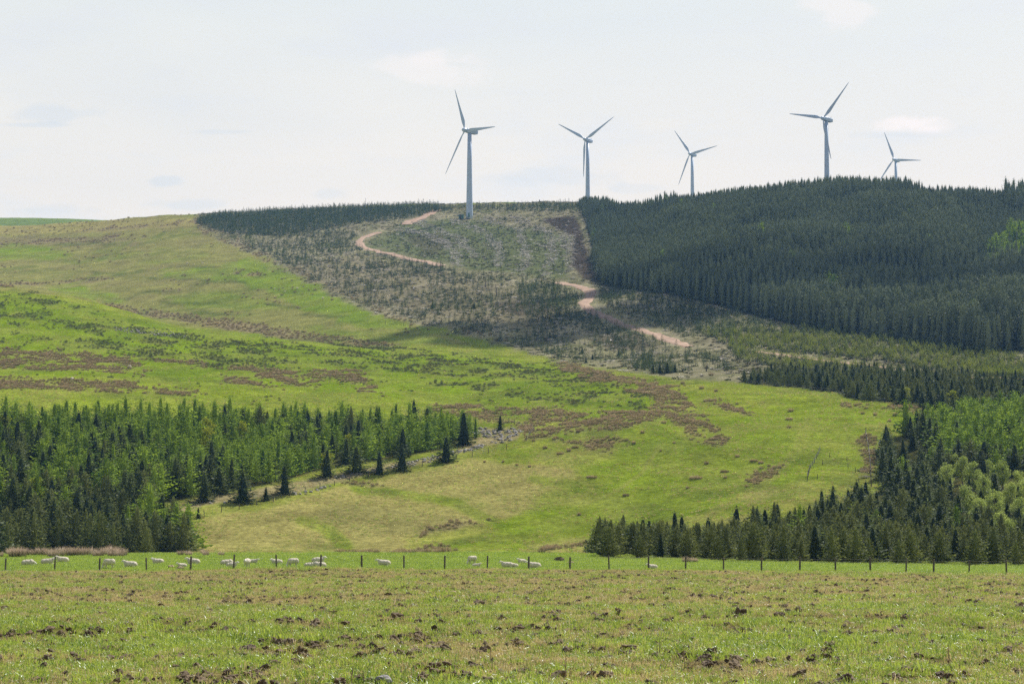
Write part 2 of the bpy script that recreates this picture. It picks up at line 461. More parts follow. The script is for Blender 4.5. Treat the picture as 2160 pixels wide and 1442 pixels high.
def solid(name, ca, cb, nscale=3.0, rough=0.9, spec=0.3, bump=0.0, bscale=10.0, perobj=False, metallic=0.0):
    m, t = newmat(name); l = t.links.new
    tcn = N(t, 'ShaderNodeTexCoord')
    no = N(t, 'ShaderNodeTexNoise', inp={'Scale': nscale, 'Detail': 5.0}); l(tcn.outputs['Object'], no.inputs['Vector'])
    a = N(t, 'ShaderNodeMapRange', inp={'From Min': 0.32, 'From Max': 0.68}); l(no.outputs[0], a.inputs[0])
    f = a.outputs[0]
    if perobj:
        oi = N(t, 'ShaderNodeObjectInfo'); s = N(t, 'ShaderNodeMath', operation='ADD'); l(oi.outputs['Random'], s.inputs[0]); l(f, s.inputs[1])
        h = N(t, 'ShaderNodeMath', operation='MULTIPLY', inp={1: 0.5}); l(s.outputs[0], h.inputs[0]); f = h.outputs[0]
    mx = N(t, 'ShaderNodeMix', data_type='RGBA', inp={6: (*ca, 1), 7: (*cb, 1)}); l(f, mx.inputs[0])
    p = N(t, 'ShaderNodeBsdfPrincipled', inp={'Roughness': rough, 'Specular IOR Level': spec, 'Metallic': metallic}); l(mx.outputs[2], p.inputs['Base Color'])
    if bump:
        nb = N(t, 'ShaderNodeTexNoise', inp={'Scale': bscale, 'Detail': 5.0}); l(tcn.outputs['Object'], nb.inputs['Vector'])
        b = N(t, 'ShaderNodeBump', inp={'Strength': 1.0, 'Distance': bump}); l(nb.outputs[0], b.inputs['Height']); l(b.outputs[0], p.inputs['Normal'])
    o = N(t, 'ShaderNodeOutputMaterial'); l(p.outputs[0], o.inputs['Surface'])
    return m

M = {}
M['spruce'] = leafy('spruce_needles', (0.018, 0.036, 0.012), (0.150, 0.185, 0.048), trans=0.25, nscale=0.35, gloss=0.012, rough=0.5)
M['spruce_tan'] = leafy('spruce_needles_olive', (0.035, 0.055, 0.014), (0.185, 0.205, 0.055), trans=0.28, nscale=0.5, gloss=0.012, rough=0.5)
M['farspruce'] = leafy('wood_needles', (0.020, 0.038, 0.022), (0.172, 0.205, 0.105), trans=0.25, nscale=0.022, gloss=0.01, rough=0.5)
M['larch'] = leafy('larch_needles', (0.055, 0.115, 0.014), (0.290, 0.390, 0.040), trans=0.35, nscale=0.5, gloss=0.01, rough=0.5)
M['yellow'] = leafy('yellow_green_leaves', (0.16, 0.20, 0.02), (0.36, 0.38, 0.03), trans=0.35, nscale=0.8, gloss=0.01)
M['birch'] = leafy('pale_leaves', (0.15, 0.21, 0.03), (0.44, 0.51, 0.13), trans=0.45, nscale=0.6, gloss=0.02)
M['sapling'] = leafy('sapling_needles', (0.020, 0.042, 0.014), (0.085, 0.125, 0.03), trans=0.25, nscale=0.2, gloss=0.012)
M['sapling_y'] = leafy('gold_sapling_needles', (0.07, 0.11, 0.02), (0.33, 0.37, 0.035), cc=(0.022, 0.04, 0.012), trans=0.3, nscale=0.2, gloss=0.012, zgrad=(0.3, 1.5))
M['rush'] = leafy('dry_rush', (0.17, 0.12, 0.07), (0.52, 0.39, 0.23), cc=(0.07, 0.085, 0.025), trans=0.3, nscale=0.25, gloss=0.015, zgrad=(-0.05, 0.45))
M['rush_pale'] = leafy('pale_rush', (0.33, 0.24, 0.17), (0.62, 0.48, 0.37), cc=(0.09, 0.10, 0.03), trans=0.3, nscale=0.6, gloss=0.015, zgrad=(0.0, 0.5))
M['rush_g'] = leafy('green_rush', (0.065, 0.085, 0.028), (0.13, 0.13, 0.05), trans=0.3, nscale=0.25, gloss=0.015)
M['heath'] = leafy('heather_stems', (0.06, 0.052, 0.034), (0.10, 0.105, 0.045), trans=0.15, nscale=0.12, gloss=0.01)
M['bark'] = solid('bark', (0.045, 0.035, 0.028), (0.09, 0.07, 0.055), 8)
M['deadwood'] = solid('bleached_wood', (0.30, 0.27, 0.23), (0.62, 0.58, 0.52), 2, perobj=True)
M['post'] = solid('weathered_post', (0.045, 0.036, 0.028), (0.11, 0.09, 0.07), 9)
M['wire'] = solid('fence_wire', (0.25, 0.25, 0.25), (0.4, 0.4, 0.4), 5, rough=0.4, metallic=0.8)
M['stone'] = solid('grey_stone', (0.12, 0.115, 0.105), (0.30, 0.28, 0.26), 1.3, perobj=True, bump=0.05)
M['turbine'] = solid('turbine_paint', (0.30, 0.37, 0.48), (0.34, 0.42, 0.53), 0.15, rough=0.45, spec=0.4)
M['kiosk'] = solid('kiosk_green_paint', (0.05, 0.13, 0.11), (0.07, 0.16, 0.13), 2, rough=0.6)
M['clod'] = solid('dark_soil', (0.035, 0.024, 0.014), (0.16, 0.115, 0.065), 9, bump=0.02, bscale=25, perobj=True)
M['clodrock'] = solid('field_stone_grey', (0.12, 0.11, 0.11), (0.26, 0.25, 0.25), 9, bump=0.01, bscale=18)
M['clodrock_tan'] = solid('field_stone_tan', (0.24, 0.17, 0.11), (0.34, 0.26, 0.18), 9, bump=0.01, bscale=18)
M['stem'] = leafy('dead_stems', (0.20, 0.12, 0.07), (0.34, 0.24, 0.15), trans=0.15, nscale=2)
M['straw'] = leafy('pale_straw', (0.50, 0.38, 0.22), (0.68, 0.56, 0.38), trans=0.35, nscale=3)
M['grass'] = leafy('field_grass', (0.07, 0.16, 0.010), (0.44, 0.52, 0.07), trans=0.38, nscale=0.7, gloss=0.05, rough=0.42)
M['grass_dry'] = leafy('dry_field_grass', (0.24, 0.19, 0.06), (0.58, 0.48, 0.22), trans=0.35, nscale=0.7, gloss=0.04, rough=0.4)
M['track'] = solid('track_gravel', (0.19, 0.118, 0.075), (0.30, 0.205, 0.14), 0.35, rough=0.95, bump=0.05, bscale=1.5)

# ground: the land's colour is held per vertex, finer mottling and roughness are noise in world space
gm, t = newmat('hill_ground'); l = t.links.new
at = N(t, 'ShaderNodeAttribute', attribute_name='land')
geo = N(t, 'ShaderNodeNewGeometry')
mpg = N(t, 'ShaderNodeMapping', inp={'Scale': (1, 1, 1)}); l(geo.outputs['Position'], mpg.inputs['Vector'])
nA = N(t, 'ShaderNodeTexNoise', inp={'Scale': 0.9, 'Detail': 6.0, 'Roughness': 0.7}); l(mpg.outputs[0], nA.inputs['Vector'])
nB = N(t, 'ShaderNodeTexNoise', inp={'Scale': 0.11, 'Detail': 4.0, 'Roughness': 0.6}); l(mpg.outputs[0], nB.inputs['Vector'])
nC = N(t, 'ShaderNodeTexNoise', inp={'Scale': 6.0, 'Detail': 4.0, 'Roughness': 0.7}); l(mpg.outputs[0], nC.inputs['Vector'])
def rng(src, a, b, c, d):
    r = N(t, 'ShaderNodeMapRange', inp={'From Min': a, 'From Max': b, 'To Min': c, 'To Max': d}); l(src, r.inputs[0]); return r.outputs[0]
vA = rng(nA.outputs[0], 0.3, 0.7, 0.52, 1.42); vB = rng(nB.outputs[0], 0.3, 0.7, 0.76, 1.22); vC = rng(nC.outputs[0], 0.3, 0.7, 0.75, 1.25)
q = N(t, 'ShaderNodeMath', operation='MULTIPLY'); l(vA, q.inputs[0]); l(vB, q.inputs[1])
q2 = N(t, 'ShaderNodeMath', operation='MULTIPLY'); l(q.outputs[0], q2.inputs[0]); l(vC, q2.inputs[1])
vm = N(t, 'ShaderNodeVectorMath', operation='SCALE'); l(at.outputs['Color'], vm.inputs[0]); l(q2.outputs[0], vm.inputs['Scale'])
dg = N(t, 'ShaderNodeBsdfDiffuse', inp={'Roughness': 0.8}); l(vm.outputs[0], dg.inputs['Color'])
bp = N(t, 'ShaderNodeBump', inp={'Strength': 0.9, 'Distance': 0.35}); l(nA.outputs[0], bp.inputs['Height'])
bp2 = N(t, 'ShaderNodeBump', inp={'Strength': 0.7, 'Distance': 0.06}); l(nC.outputs[0], bp2.inputs['Height']); l(bp.outputs[0], bp2.inputs['Normal'])
l(bp2.outputs[0], dg.inputs['Normal'])
og = N(t, 'ShaderNodeOutputMaterial'); l(dg.outputs[0], og.inputs['Surface'])
M['ground'] = gm

# ------------------------------------------------------------------ land cover (ground colours, linear, with some painted bank shadow)
G1 = (0.178, 0.255, 0.014); G2 = (0.245, 0.300, 0.028); OLV = (0.245, 0.230, 0.078); TAN = (0.350, 0.300, 0.105)
BRN = (0.225, 0.175, 0.095); DKG = (0.075, 0.100, 0.026); CLR = (0.285, 0.265, 0.140); HTH = (0.078, 0.060, 0.042); SOIL = (0.085, 0.062, 0.035)
C = np.zeros((NR, NC, 3)); C[:] = G2
def paint(shape, col, op=1.0, feather=8, rag=30, line=None, dr=(170, 1e9), spot=None):
    """spot=(scale, threshold): broken cover, only where the noise is high"""
    m = mask(shape, feather, rag, dr, line) * op
    if spot is not None:
        nz = fbm(GX / spot[0], GY / (spot[0] * 1.3), 300 + int(spot[0] * 7), 3) + 0.5
        m = m * sstep(spot[1] - 0.04, spot[1] + 0.20, nz)
    C[:] = C * (1 - m[..., None]) + np.array(col) * m[..., None]
    return m
def tone(amp, sx, sy, seed, a, b, sel):
    """let patches drift between two colours"""
    w = sstep(-0.18, 0.18, fbm(GX / sx, GY / sy, seed, 4)) * amp * sel
    C[:] = C * (1 - w[..., None]) + np.array(b) * w[..., None]
W_ = 2160
# -- centre pastures
mid = (GY > 215).astype(float)
tone(0.7, 22, 30, 401, G2, G1, mid)
tone(0.45, 9, 14, 405, G2, TAN, mid * (GY < 450))
tone(0.4, 3.5, 5, 407, G2, (0.30, 0.31, 0.05), mid)
tone(0.35, 2.2, 3, 409, G2, (0.10, 0.15, 0.02), mid)
PASTURE_TAN = [(396,1105),(560,1068),(700,1035),(860,1000),(1000,965),(1100,975),(1210,985),(1250,1020),(1240,1065),(1110,1075),(1060,1085),(1000,1110),(900,1130),(820,1165),(395,1172)]
paint(PASTURE_TAN, TAN, 0.80, 16, 60)
paint([(640,1095),(720,1060),(860,1075),(990,1100),(960,1130),(760,1130)], OLV, 0.5, 14, 60)
for a in ([(760,1030),(860,1040),(960,1062),(1010,1090),(1060,1105)], [(640,1098),(690,1115),(720,1150)], [(1130,1010),(1190,1018),(1215,1030)], [(890,1165),(1000,1140),(1150,1110),(1250,1080)]):
    paint(a, G1, 0.75, 8, 30, line=18)
    paint(a, DKG, 0.5, 5, 50, line=10, spot=(5, 0.5))
paint([(1050,1100),(1200,1010),(1330,930),(1420,880),(1620,880),(1700,960),(1600,1080),(1400,1130),(1250,1180),(1040,1180)], G1, 0.55, 20, 60)
paint([(1240,1060),(1300,1035),(1350,1000),(1390,940)], TAN, 0.30, 4, 6, line=5)
paint([(1340,1120),(1480,1090),(1560,1050),(1620,1010),(1680,950),(1710,880)], TAN, 0.4, 5, 14, line=12)
paint([(1560,1050),(1620,1020),(1650,1035),(1590,1065)], TAN, 0.6, 10, 40)
paint([(1380,1140),(1480,1095),(1600,1080),(1560,1110),(1420,1150)], TAN, 0.45, 12, 50)
paint([(1100,1155),(1200,1130),(1260,1140),(1250,1170),(1120,1175)], TAN, 0.6, 12, 50)
paint([(1620,830),(1900,870),(2020,880),(1850,960),(1760,1040),(1640,960)], (0.215,0.295,0.02), 0.5, 18, 50)
# -- near left shoulder: bright bands
SHOULDER = [(-200,590),(60,622),(200,655),(400,695),(720,722),(1000,752),(1180,765),(1330,800),(1400,850),(1300,900),(1060,880),(900,862),(-200,850)]
paint(SHOULDER, G1, 0.9, 8, 20, dr=(430, 1000))
paint([(-200,785),(300,800),(900,840),(1060,880),(900,900),(-200,900)], G2, 0.75, 14, 40, dr=(430, 900))
DARK_RUSH = [([(-20,615),(60,628),(180,657)], [10,12,8], .50), ([(-20,650),(83,677),(187,690),(240,700),(393,722),(500,733),(633,742),(740,755),(900,770),(1040,790)], [30,26,20,24,20,22,24,26,30,18], .46),
  ([(0,722),(70,730),(133,742)], [14,14,10], .46), ([(20,705),(110,712)], [10,8], .5), ([(157,725),(333,745),(467,762),(610,772)], [16,34,26,14], .46), ([(640,700),(760,728),(880,752),(1010,770),(1180,787),(1260,800)], [8,18,24,24,26,20], .46),
  ([(900,800),(1050,825),(1200,835),(1340,850)], [14,20,30,26], .56), ([(1000,775),(1150,800),(1300,835),(1380,860)], [20,30,40,20], .53), ([(-20,670),(40,672)], [36,30], .42)]
BROWN_RUSH = [([(-20,738),(60,745),(133,752),(267,768)], [12,14,22,20], .42), ([(-20,762),(120,768),(230,775)], [26,30,18], .42), ([(287,762),(450,774),(667,790)], [7,8,12], .40), ([(-20,808),(150,812),(240,818),(300,822)], [20,18,22,12], .42),
  ([(340,822),(430,832)], [14,12], .4), ([(480,803),(580,817)], [12,10], .4), ([(230,785),(300,790)], [8,6],.45), ([(560,792),(657,812)], [16,14], .43), ([(690,792),(760,808)], [14,14], .42), ([(740,795),(790,830)], [22,14], .45),
  ([(1060,868),(1160,878),(1250,888),(1310,898),(1380,880)], [10,22,28,20,10], .35), ([(1235,880),(1300,878),(1370,872)], [8,12,8],.38), ([(1120,900),(1200,905),(1290,905)], [14,20,14],.4),
  ([(930,862),(1000,870),(1060,890)], [16,20,14], .4), ([(1180,770),(1250,790),(1330,810),(1400,832),(1440,855)], [9,16,22,26,20], .36), ([(1380,845),(1410,880),(1430,890)], [10,12,6], .4),
  ([(1450,890),(1480,915),(1515,930)], [26,28,16], .38), ([(1500,848),(1530,858),(1560,868),(1575,875)], [7,8,9,7], .4), ([(1575,1020),(1600,1005),(1635,988)], [11,13,10], .38),
  ([(1240,940),(1290,945),(1310,935)], [16,20,10], .46), ([(1110,905),(1120,925),(1160,915)], [14,16,10], .42), ([(1190,928),(1210,935)], [14,10], .42),
  ([(890,1132),(940,1115),(1020,1098)], [7,9,7], .36), ([(888,1162),(935,1160)], [9,9], .38), ([(1150,1158),(1215,1148)], [7,6], .38), ([(1780,857),(1850,862)], [6,6], .38), ([(1840,862),(2040,878)], [9,9], .4),
  ([(1825,925),(1832,950),(1828,985)], [16,20,8], .4), ([(1820,992),(1830,1000)], [10,10], .4), ([(690,1015),(800,1025)], [5,6],.45), ([(720,1170),(780,1167)], [8,6],.4), ([(830,1168),(900,1170)], [8,5],.4)]
FAR_RUSH = [([(200,645),(333,662),(467,684),(600,704),(720,722),(900,744),(1040,754),(1180,768)], [9,14,18,20,18,10,7,8], .22), ([(980,700),(1080,722),(1170,752)], [10,20,14], .36), ([(-20,603),(60,600),(230,589)], [6,6,4], .26), ([(418,462),(440,490),(500,512),(560,545)], [8,13,14,12], .28),
  ([(500,574),(550,578)], [10,8], .4), ([(0,515),(200,505),(300,500)], [10,12,8], .5), ([(140,488),(420,468)], [6,8], .5), ([(300,620),(380,610)], [5,5], .45), ([(620,570),(700,610),(780,650),(880,690)], [7,7,7,8], .46), ([(270,523),(330,540)], [14,10], .55)]
RMASK = []; DMASK = []
for ln, w, th in DARK_RUSH:
    m = paint(ln, DKG, 0.78, 9, 60, line=[a * 1.15 for a in w], dr=(430, 930), spot=(5, th)); DMASK.append(m)
for ln, w, th in BROWN_RUSH:
    m = paint(ln, BRN, 0.66, 8, 50, line=[a * 1.15 for a in w], dr=(215, 1000), spot=(3.2, th - 0.01)); RMASK.append(m)
# -- far side hill
FARHILL = [(-300,440),(140,462),(420,452),(430,480),(560,545),(650,590),(780,640),(900,690),(1090,760),(1180,768),(1000,748),(720,718),(400,690),(180,650),(60,620),(-300,560)]
paint(FARHILL, OLV, 0.85, 8, 20, dr=(760, 2000))
FG = (0.180, 0.260, 0.022)
for p_, o_ in (([(-300,515),(60,517),(150,535),(140,546),(0,548),(-300,545)], .9), ([(95,603),(180,604),(275,628),(260,638),(150,628)], .9), ([(330,575),(420,560),(560,552),(640,575),(520,592),(380,590)], .85),
             ([(520,545),(620,572),(700,612),(820,660),(930,705),(760,690),(640,650),(560,610),(480,590)], .9), ([(330,622),(480,615),(620,650),(520,655),(400,648)], .6), ([(640,690),(900,705),(960,730),(760,720)], .6), ([(200,548),(290,530),(400,520),(450,540),(330,556)], .35)):
    paint(p_, FG, o_, 10, 50, dr=(760, 2000))
paint([(-300,462),(140,468),(420,458),(425,480),(150,492),(-300,500)], TAN, 0.65, 8, 30, dr=(800, 2000))
paint([(-300,500),(220,500),(330,515),(140,520)], (0.20,0.165,0.09), 0.6, 8, 40, dr=(800, 2000))
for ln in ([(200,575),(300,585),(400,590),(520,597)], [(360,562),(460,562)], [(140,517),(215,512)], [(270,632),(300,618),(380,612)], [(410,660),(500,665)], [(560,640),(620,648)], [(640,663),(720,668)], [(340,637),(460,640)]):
    paint(ln, (0.085,0.115,0.03), 0.65, 4, 18, line=5, dr=(800, 2000))  # thin dark lines: shadow of the banks painted into the ground colour
FMASK = []
for ln, w, th in FAR_RUSH:
    FMASK.append(paint(ln, (0.245,0.18,0.115), 0.8, 5, 26, line=w, dr=(760, 2000), spot=(6, th)))
tone(0.35, 16, 12, 421, OLV, BRN, ((GY > 1000) & (GY < 2000) & (PX < 500)).astype(float))
m_far = sstep(2000, 2300, GY)
C[:] = C * (1 - m_far[..., None]) + np.array((0.17, 0.22, 0.03)) * m_far[..., None]
# -- felled ground
CLEAR = [(415,462),(430,482),(500,520),(580,552),(650,592),(720,632),(800,662),(900,690),(985,705),(1080,732),(1180,765),(1330,778),(1420,798),(1560,805),(1700,812),(1800,850),(2050,880),(2400,900),(2400,300),(1200,300),(1100,430),(900,430),(415,440)]
mclear = paint(CLEAR, CLR, 1.0, 12, 60, dr=(560, 2100))
tone(0.75, 26, 18, 431, CLR, (0.135, 0.145, 0.055), mclear)
tone(0.35, 9, 9, 433, CLR, HTH, mclear)
tone(0.45, 5, 8, 435, CLR, (0.42, 0.36, 0.24), mclear)
GREENISH = [(760,520),(860,470),(1000,462),(1200,500),(1200,590),(1000,570),(860,540)]
paint(GREENISH, (0.125,0.150,0.055), 0.8, 14, 40, dr=(800, 1800))
paint([(560,560),(760,540),(1000,590),(1160,640),(1180,690),(900,672),(700,612)], (0.225,0.190,0.115), 0.55, 14, 50, dr=(700, 1700))
paint([(1140,462),(1215,455),(1235,520),(1275,600),(1235,590),(1205,560),(1208,500)], HTH, 0.95, 6, 16, dr=(780, 1700))
paint([(1030,640),(1140,630),(1200,660),(1080,668)], HTH, 0.6, 8, 40, dr=(800, 1500))
paint([(1240,715),(1330,705),(1400,730),(1300,740)], HTH, 0.6, 8, 40, dr=(640, 1500))
paint([(860,500),(930,492),(960,520),(900,540)], HTH, 0.5, 8, 40, dr=(1000, 1700))
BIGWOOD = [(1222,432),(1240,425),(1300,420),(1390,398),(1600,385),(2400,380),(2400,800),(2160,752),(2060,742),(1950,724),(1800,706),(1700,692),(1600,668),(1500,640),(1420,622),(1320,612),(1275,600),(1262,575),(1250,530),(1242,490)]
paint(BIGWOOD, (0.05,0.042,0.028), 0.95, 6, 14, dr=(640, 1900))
tone(0.28, 8, 12, 461, G2, (0.30, 0.275, 0.085), (GY > 330).astype(float) * (GY < 1300) * (1 - mclear))
tone(0.45, 5, 8, 465, G2, (0.105, 0.155, 0.022), (GY > 230).astype(float) * (GY < 1300) * (1 - mclear) * sstep(-0.05, 0.15, fbm(GX / 30, GY / 40, 467, 2)))
# -- near strips, the field
strip = ((GY > 165) & (GY < 232)).astype(float) * (1 - sstep(218, 232, GY))
gs = np.array((0.150, 0.235, 0.022))
C[:] = C * (1 - strip[..., None]) + gs * strip[..., None]
tone(0.5, 3, 5, 441, G1, G2, strip)
nearm = 1 - sstep(163.5, 165.5, GY + fbm(GX / 3, GY / 3, 71, 3) * 3)
fld = np.zeros_like(C); fld[:] = (0.135, 0.135, 0.035)
w = sstep(-0.12, 0.12, fbm(GX / 3.2, GY / 5.5, 451, 4))[..., None]; fld = fld * (1 - w * 0.7) + np.array((0.26, 0.20, 0.09)) * w * 0.7
w = sstep(0.02, 0.16, fbm(GX / 0.9, GY / 1.3, 455, 4))[..., None]; fld = fld * (1 - w * 0.75) + np.array(SOIL) * w * 0.75
w = (sstep(60, 100, GY) * 0.35)[..., None]; fld = fld * (1 - w) + np.array((0.27, 0.235, 0.095)) * w
C[:] = C * (1 - nearm[..., None]) + fld * nearm[..., None]
# under the plantations
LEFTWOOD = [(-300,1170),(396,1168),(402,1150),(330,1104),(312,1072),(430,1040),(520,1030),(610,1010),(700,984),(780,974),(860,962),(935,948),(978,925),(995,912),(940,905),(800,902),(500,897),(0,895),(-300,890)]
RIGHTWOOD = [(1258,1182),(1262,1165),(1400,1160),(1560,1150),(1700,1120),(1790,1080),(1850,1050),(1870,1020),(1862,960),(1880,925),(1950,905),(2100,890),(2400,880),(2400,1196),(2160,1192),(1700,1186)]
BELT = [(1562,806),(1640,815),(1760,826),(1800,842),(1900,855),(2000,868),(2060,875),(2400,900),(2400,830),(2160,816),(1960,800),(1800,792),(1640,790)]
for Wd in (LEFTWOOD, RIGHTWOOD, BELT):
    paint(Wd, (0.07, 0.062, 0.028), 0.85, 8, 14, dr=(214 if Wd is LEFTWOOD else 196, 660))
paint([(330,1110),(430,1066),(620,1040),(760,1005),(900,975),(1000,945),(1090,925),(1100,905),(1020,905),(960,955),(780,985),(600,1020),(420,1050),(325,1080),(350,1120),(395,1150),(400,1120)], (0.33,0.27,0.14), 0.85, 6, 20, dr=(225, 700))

vv = np.stack([GX.ravel(), GY.ravel(), GZ.ravel()], 1)
idx = np.arange(NR * NC).reshape(NR, NC)
ff = np.stack([idx[:-1, :-1], idx[:-1, 1:], idx[1:, 1:], idx[1:, :-1]], -1).reshape(-1, 4)
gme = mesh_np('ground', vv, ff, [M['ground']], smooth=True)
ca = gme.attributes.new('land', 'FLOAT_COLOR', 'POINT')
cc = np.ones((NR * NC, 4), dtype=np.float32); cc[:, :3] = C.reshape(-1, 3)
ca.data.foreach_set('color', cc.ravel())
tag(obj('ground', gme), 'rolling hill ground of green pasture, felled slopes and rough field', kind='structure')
del vv, ff, cc
# ------------------------------------------------------------------ plants: mesh builders (numpy)
def sprays_mesh(P, D, Lg, Wd, rng, flat=0.0):
    """P positions, D unit directions, lengths, widths -> two-triangle kinked sprays"""
    n = len(P)
    r = rng.normal(size=(n, 3)); r[:, 2] *= (1 - flat)
    side = np.cross(D, r); 
    if flat > 0:
        up = np.tile([0, 0, 1.0], (n, 1)); side = side * (1 - flat) + np.cross(D, up) * flat
    side /= np.linalg.norm(side, axis=1, keepdims=True) + 1e-9
    nrm = np.cross(side, D)
    a = P; tip = P + D * Lg[:, None]
    mdl = P + D * (Lg * 0.45)[:, None]
    l_ = mdl + side * Wd[:, None] * 0.5 - nrm * Wd[:, None] * 0.22
    r_ = mdl - side * Wd[:, None] * 0.5 - nrm * Wd[:, None] * 0.22
    V = np.stack([a, l_, tip, r_], 1).reshape(-1, 3)
    b = np.arange(n)[:, None] * 4
    F = np.concatenate([b + np.array([[0, 2, 1]]), b + np.array([[0, 3, 2]])], 0)
    return V, F
def conifer(h, rmax, seed, whorls=26, nb=8, ns=6, low=0.04, droop=0.10, size=1.0, power=0.85, rise=0.1, flat=0.5, jit=0.18, leader=0.05, gap=0.0, core=0.0):
    rng = np.random.default_rng(seed)
    P = []; D = []; Lg = []; Wd = []
    zs = np.linspace(low, 1 - leader, whorls) ** 1.0
    lop = rng.uniform(0.82, 1.12, 6)
    for z in zs:
        rr = rmax * (1 - z) ** power * rng.uniform(0.85, 1.1)
        k = max(4, int(nb * (0.5 + 0.5 * (1 - z))))
        a0 = rng.uniform(0, 6.28)
        for b in range(k):
            if rng.random() < gap: continue
            az = a0 + b * 6.283 / k + rng.normal() * 0.25
            R = rr * rng.uniform(1 - jit * 1.6, 1 + jit) * np.interp((az % 6.283) / 6.283 * 6, range(7), list(lop) + [lop[0]])
            zz = z * h + rng.normal() * h * 0.012
            m = max(2, int(ns * (0.35 + 0.65 * (1 - z))))
            for s in np.linspace(0.18, 1.0, m):
                s2 = s + rng.normal() * 0.04
                x = R * s2
                zc = zz - droop * R * s2 * (2 - s2) + rise * R * s2 ** 3
                P.append((math.cos(az) * x, math.sin(az) * x, zc))
                ang = az + rng.normal() * 0.55
                dz = -0.25 + 0.45 * s2 + rng.normal() * 0.18
                D.append((math.cos(ang), math.sin(ang), dz))
                l = (0.16 * rmax + 0.30 * R) * rng.uniform(0.7, 1.15) * size
                Lg.append(l); Wd.append(l * rng.uniform(0.45, 0.7))
    # leader
    for k in range(8):
        a = rng.uniform(0, 6.28); P.append((0, 0, h * (1 - leader) + k * h * leader / 9)); D.append((math.cos(a) * .5, math.sin(a) * .5, 0.9)); Lg.append(rmax * 0.14 * size); Wd.append(rmax * 0.05 * size)
    P = np.array(P); D = np.array(D); D /= np.linalg.norm(D, axis=1, keepdims=True)
    V, F = sprays_mesh(P, D, np.array(Lg), np.array(Wd), rng, flat)
    if core:
        # close inner growth round the stem: ragged skirts that stop one seeing through
        n = 9; cv = []; cf = []
        lev = np.linspace(low, 0.93, 9)
        for i, z in enumerate(lev):
            for k in range(n):
                a = k * 6.283 / n + i * 0.35; r = rmax * core * (1 - z) ** power * rng.uniform(0.7, 1.15) + 0.02
                cv.append((math.cos(a) * r, math.sin(a) * r, z * h + rng.normal() * 0.01 * h))
        for i in range(len(lev) - 1):
            for k in range(n):
                p, q = i * n + k, i * n + (k + 1) % n
                cf.append((p, q, q + n)); cf.append((p, q + n, p + n))
        F = np.concatenate([F, np.array(cf) + len(V)]); V = np.concatenate([V, np.array(cv)])
    return V, F
def trunk_geo(h, r, n=6, top=0.97):
    a = np.arange(n) * 6.283 / n
    V = []; 
    for z, rr in ((-0.4, r * 1.25), (h * 0.25, r * 0.85), (h * 0.6, r * 0.5), (h * top, r * 0.12)):
        V += [(math.cos(t) * rr, math.sin(t) * rr, z) for t in a]
    F = []
    for i in range(3):
        for k in range(n):
            p, q = i * n + k, i * n + (k + 1) % n
            F.append((p, q, q + n)); F.append((p, q + n, p + n))
    return np.array(V), np.array(F)
def broadleaf(h, rx, seed, blobs=26, leaves=60, leaf=0.3, low=0.2, wide=1.0):
    rng = np.random.default_rng(seed)
    P = []; D = []; Lg = []
    cs = []
    for k in range(blobs):
        z = rng.uniform(low, 0.93); prof = math.sin(math.pi * min(1, (z - low) / (1.02 - low)) ** 0.75) * 0.9 + 0.1
        a = rng.uniform(0, 6.28); r = rx * prof * math.sqrt(rng.uniform(0.1, 1.0))
        cs.append((math.cos(a) * r * wide, math.sin(a) * r, z * h, rx * rng.uniform(0.26, 0.44)))
    for (x, y, z, r) in cs:
        for q in range(leaves):
            d = rng.normal(size=3); d /= np.linalg.norm(d)
            rad = r * rng.uniform(0.55, 1.08)
            P.append((x + d[0] * rad, y + d[1] * rad, z + d[2] * rad * 0.85)); e = d * 0.6 + rng.normal(size=3) * 0.7; D.append(e / np.linalg.norm(e)); Lg.append(leaf * rng.uniform(0.6, 1.3))
    Lg = np.array(Lg)
    V, F = sprays_mesh(np.array(P), np.array(D), Lg, Lg * 0.75, rng, 0)
    # limbs
    TV, TF = trunk_geo(h * 0.8, 0.05 * rx + 0.05)
    VV = [TV]; FFx = [TF]; off = len(TV)
    for (x, y, z, r) in cs[::3]:
        p0 = np.array([0, 0, z * 0.55]); p1 = np.array([x, y, z]); d = p1 - p0; s = np.cross(d, [0, 0, 1.0]); s /= np.linalg.norm(s) + 1e-6; s2 = np.cross(s, d); s2 /= np.linalg.norm(s2)
        w = 0.03 * rx + .02
        VV.append(np.array([p0 + s * w, p0 - s * w * .5 + s2 * w, p0 - s * w * .5 - s2 * w, p1])); FFx.append(np.array([[0, 1, 3], [1, 2, 3], [2, 0, 3]]) + off); off += 4
    return V, F, np.concatenate(VV), np.concatenate(FFx)
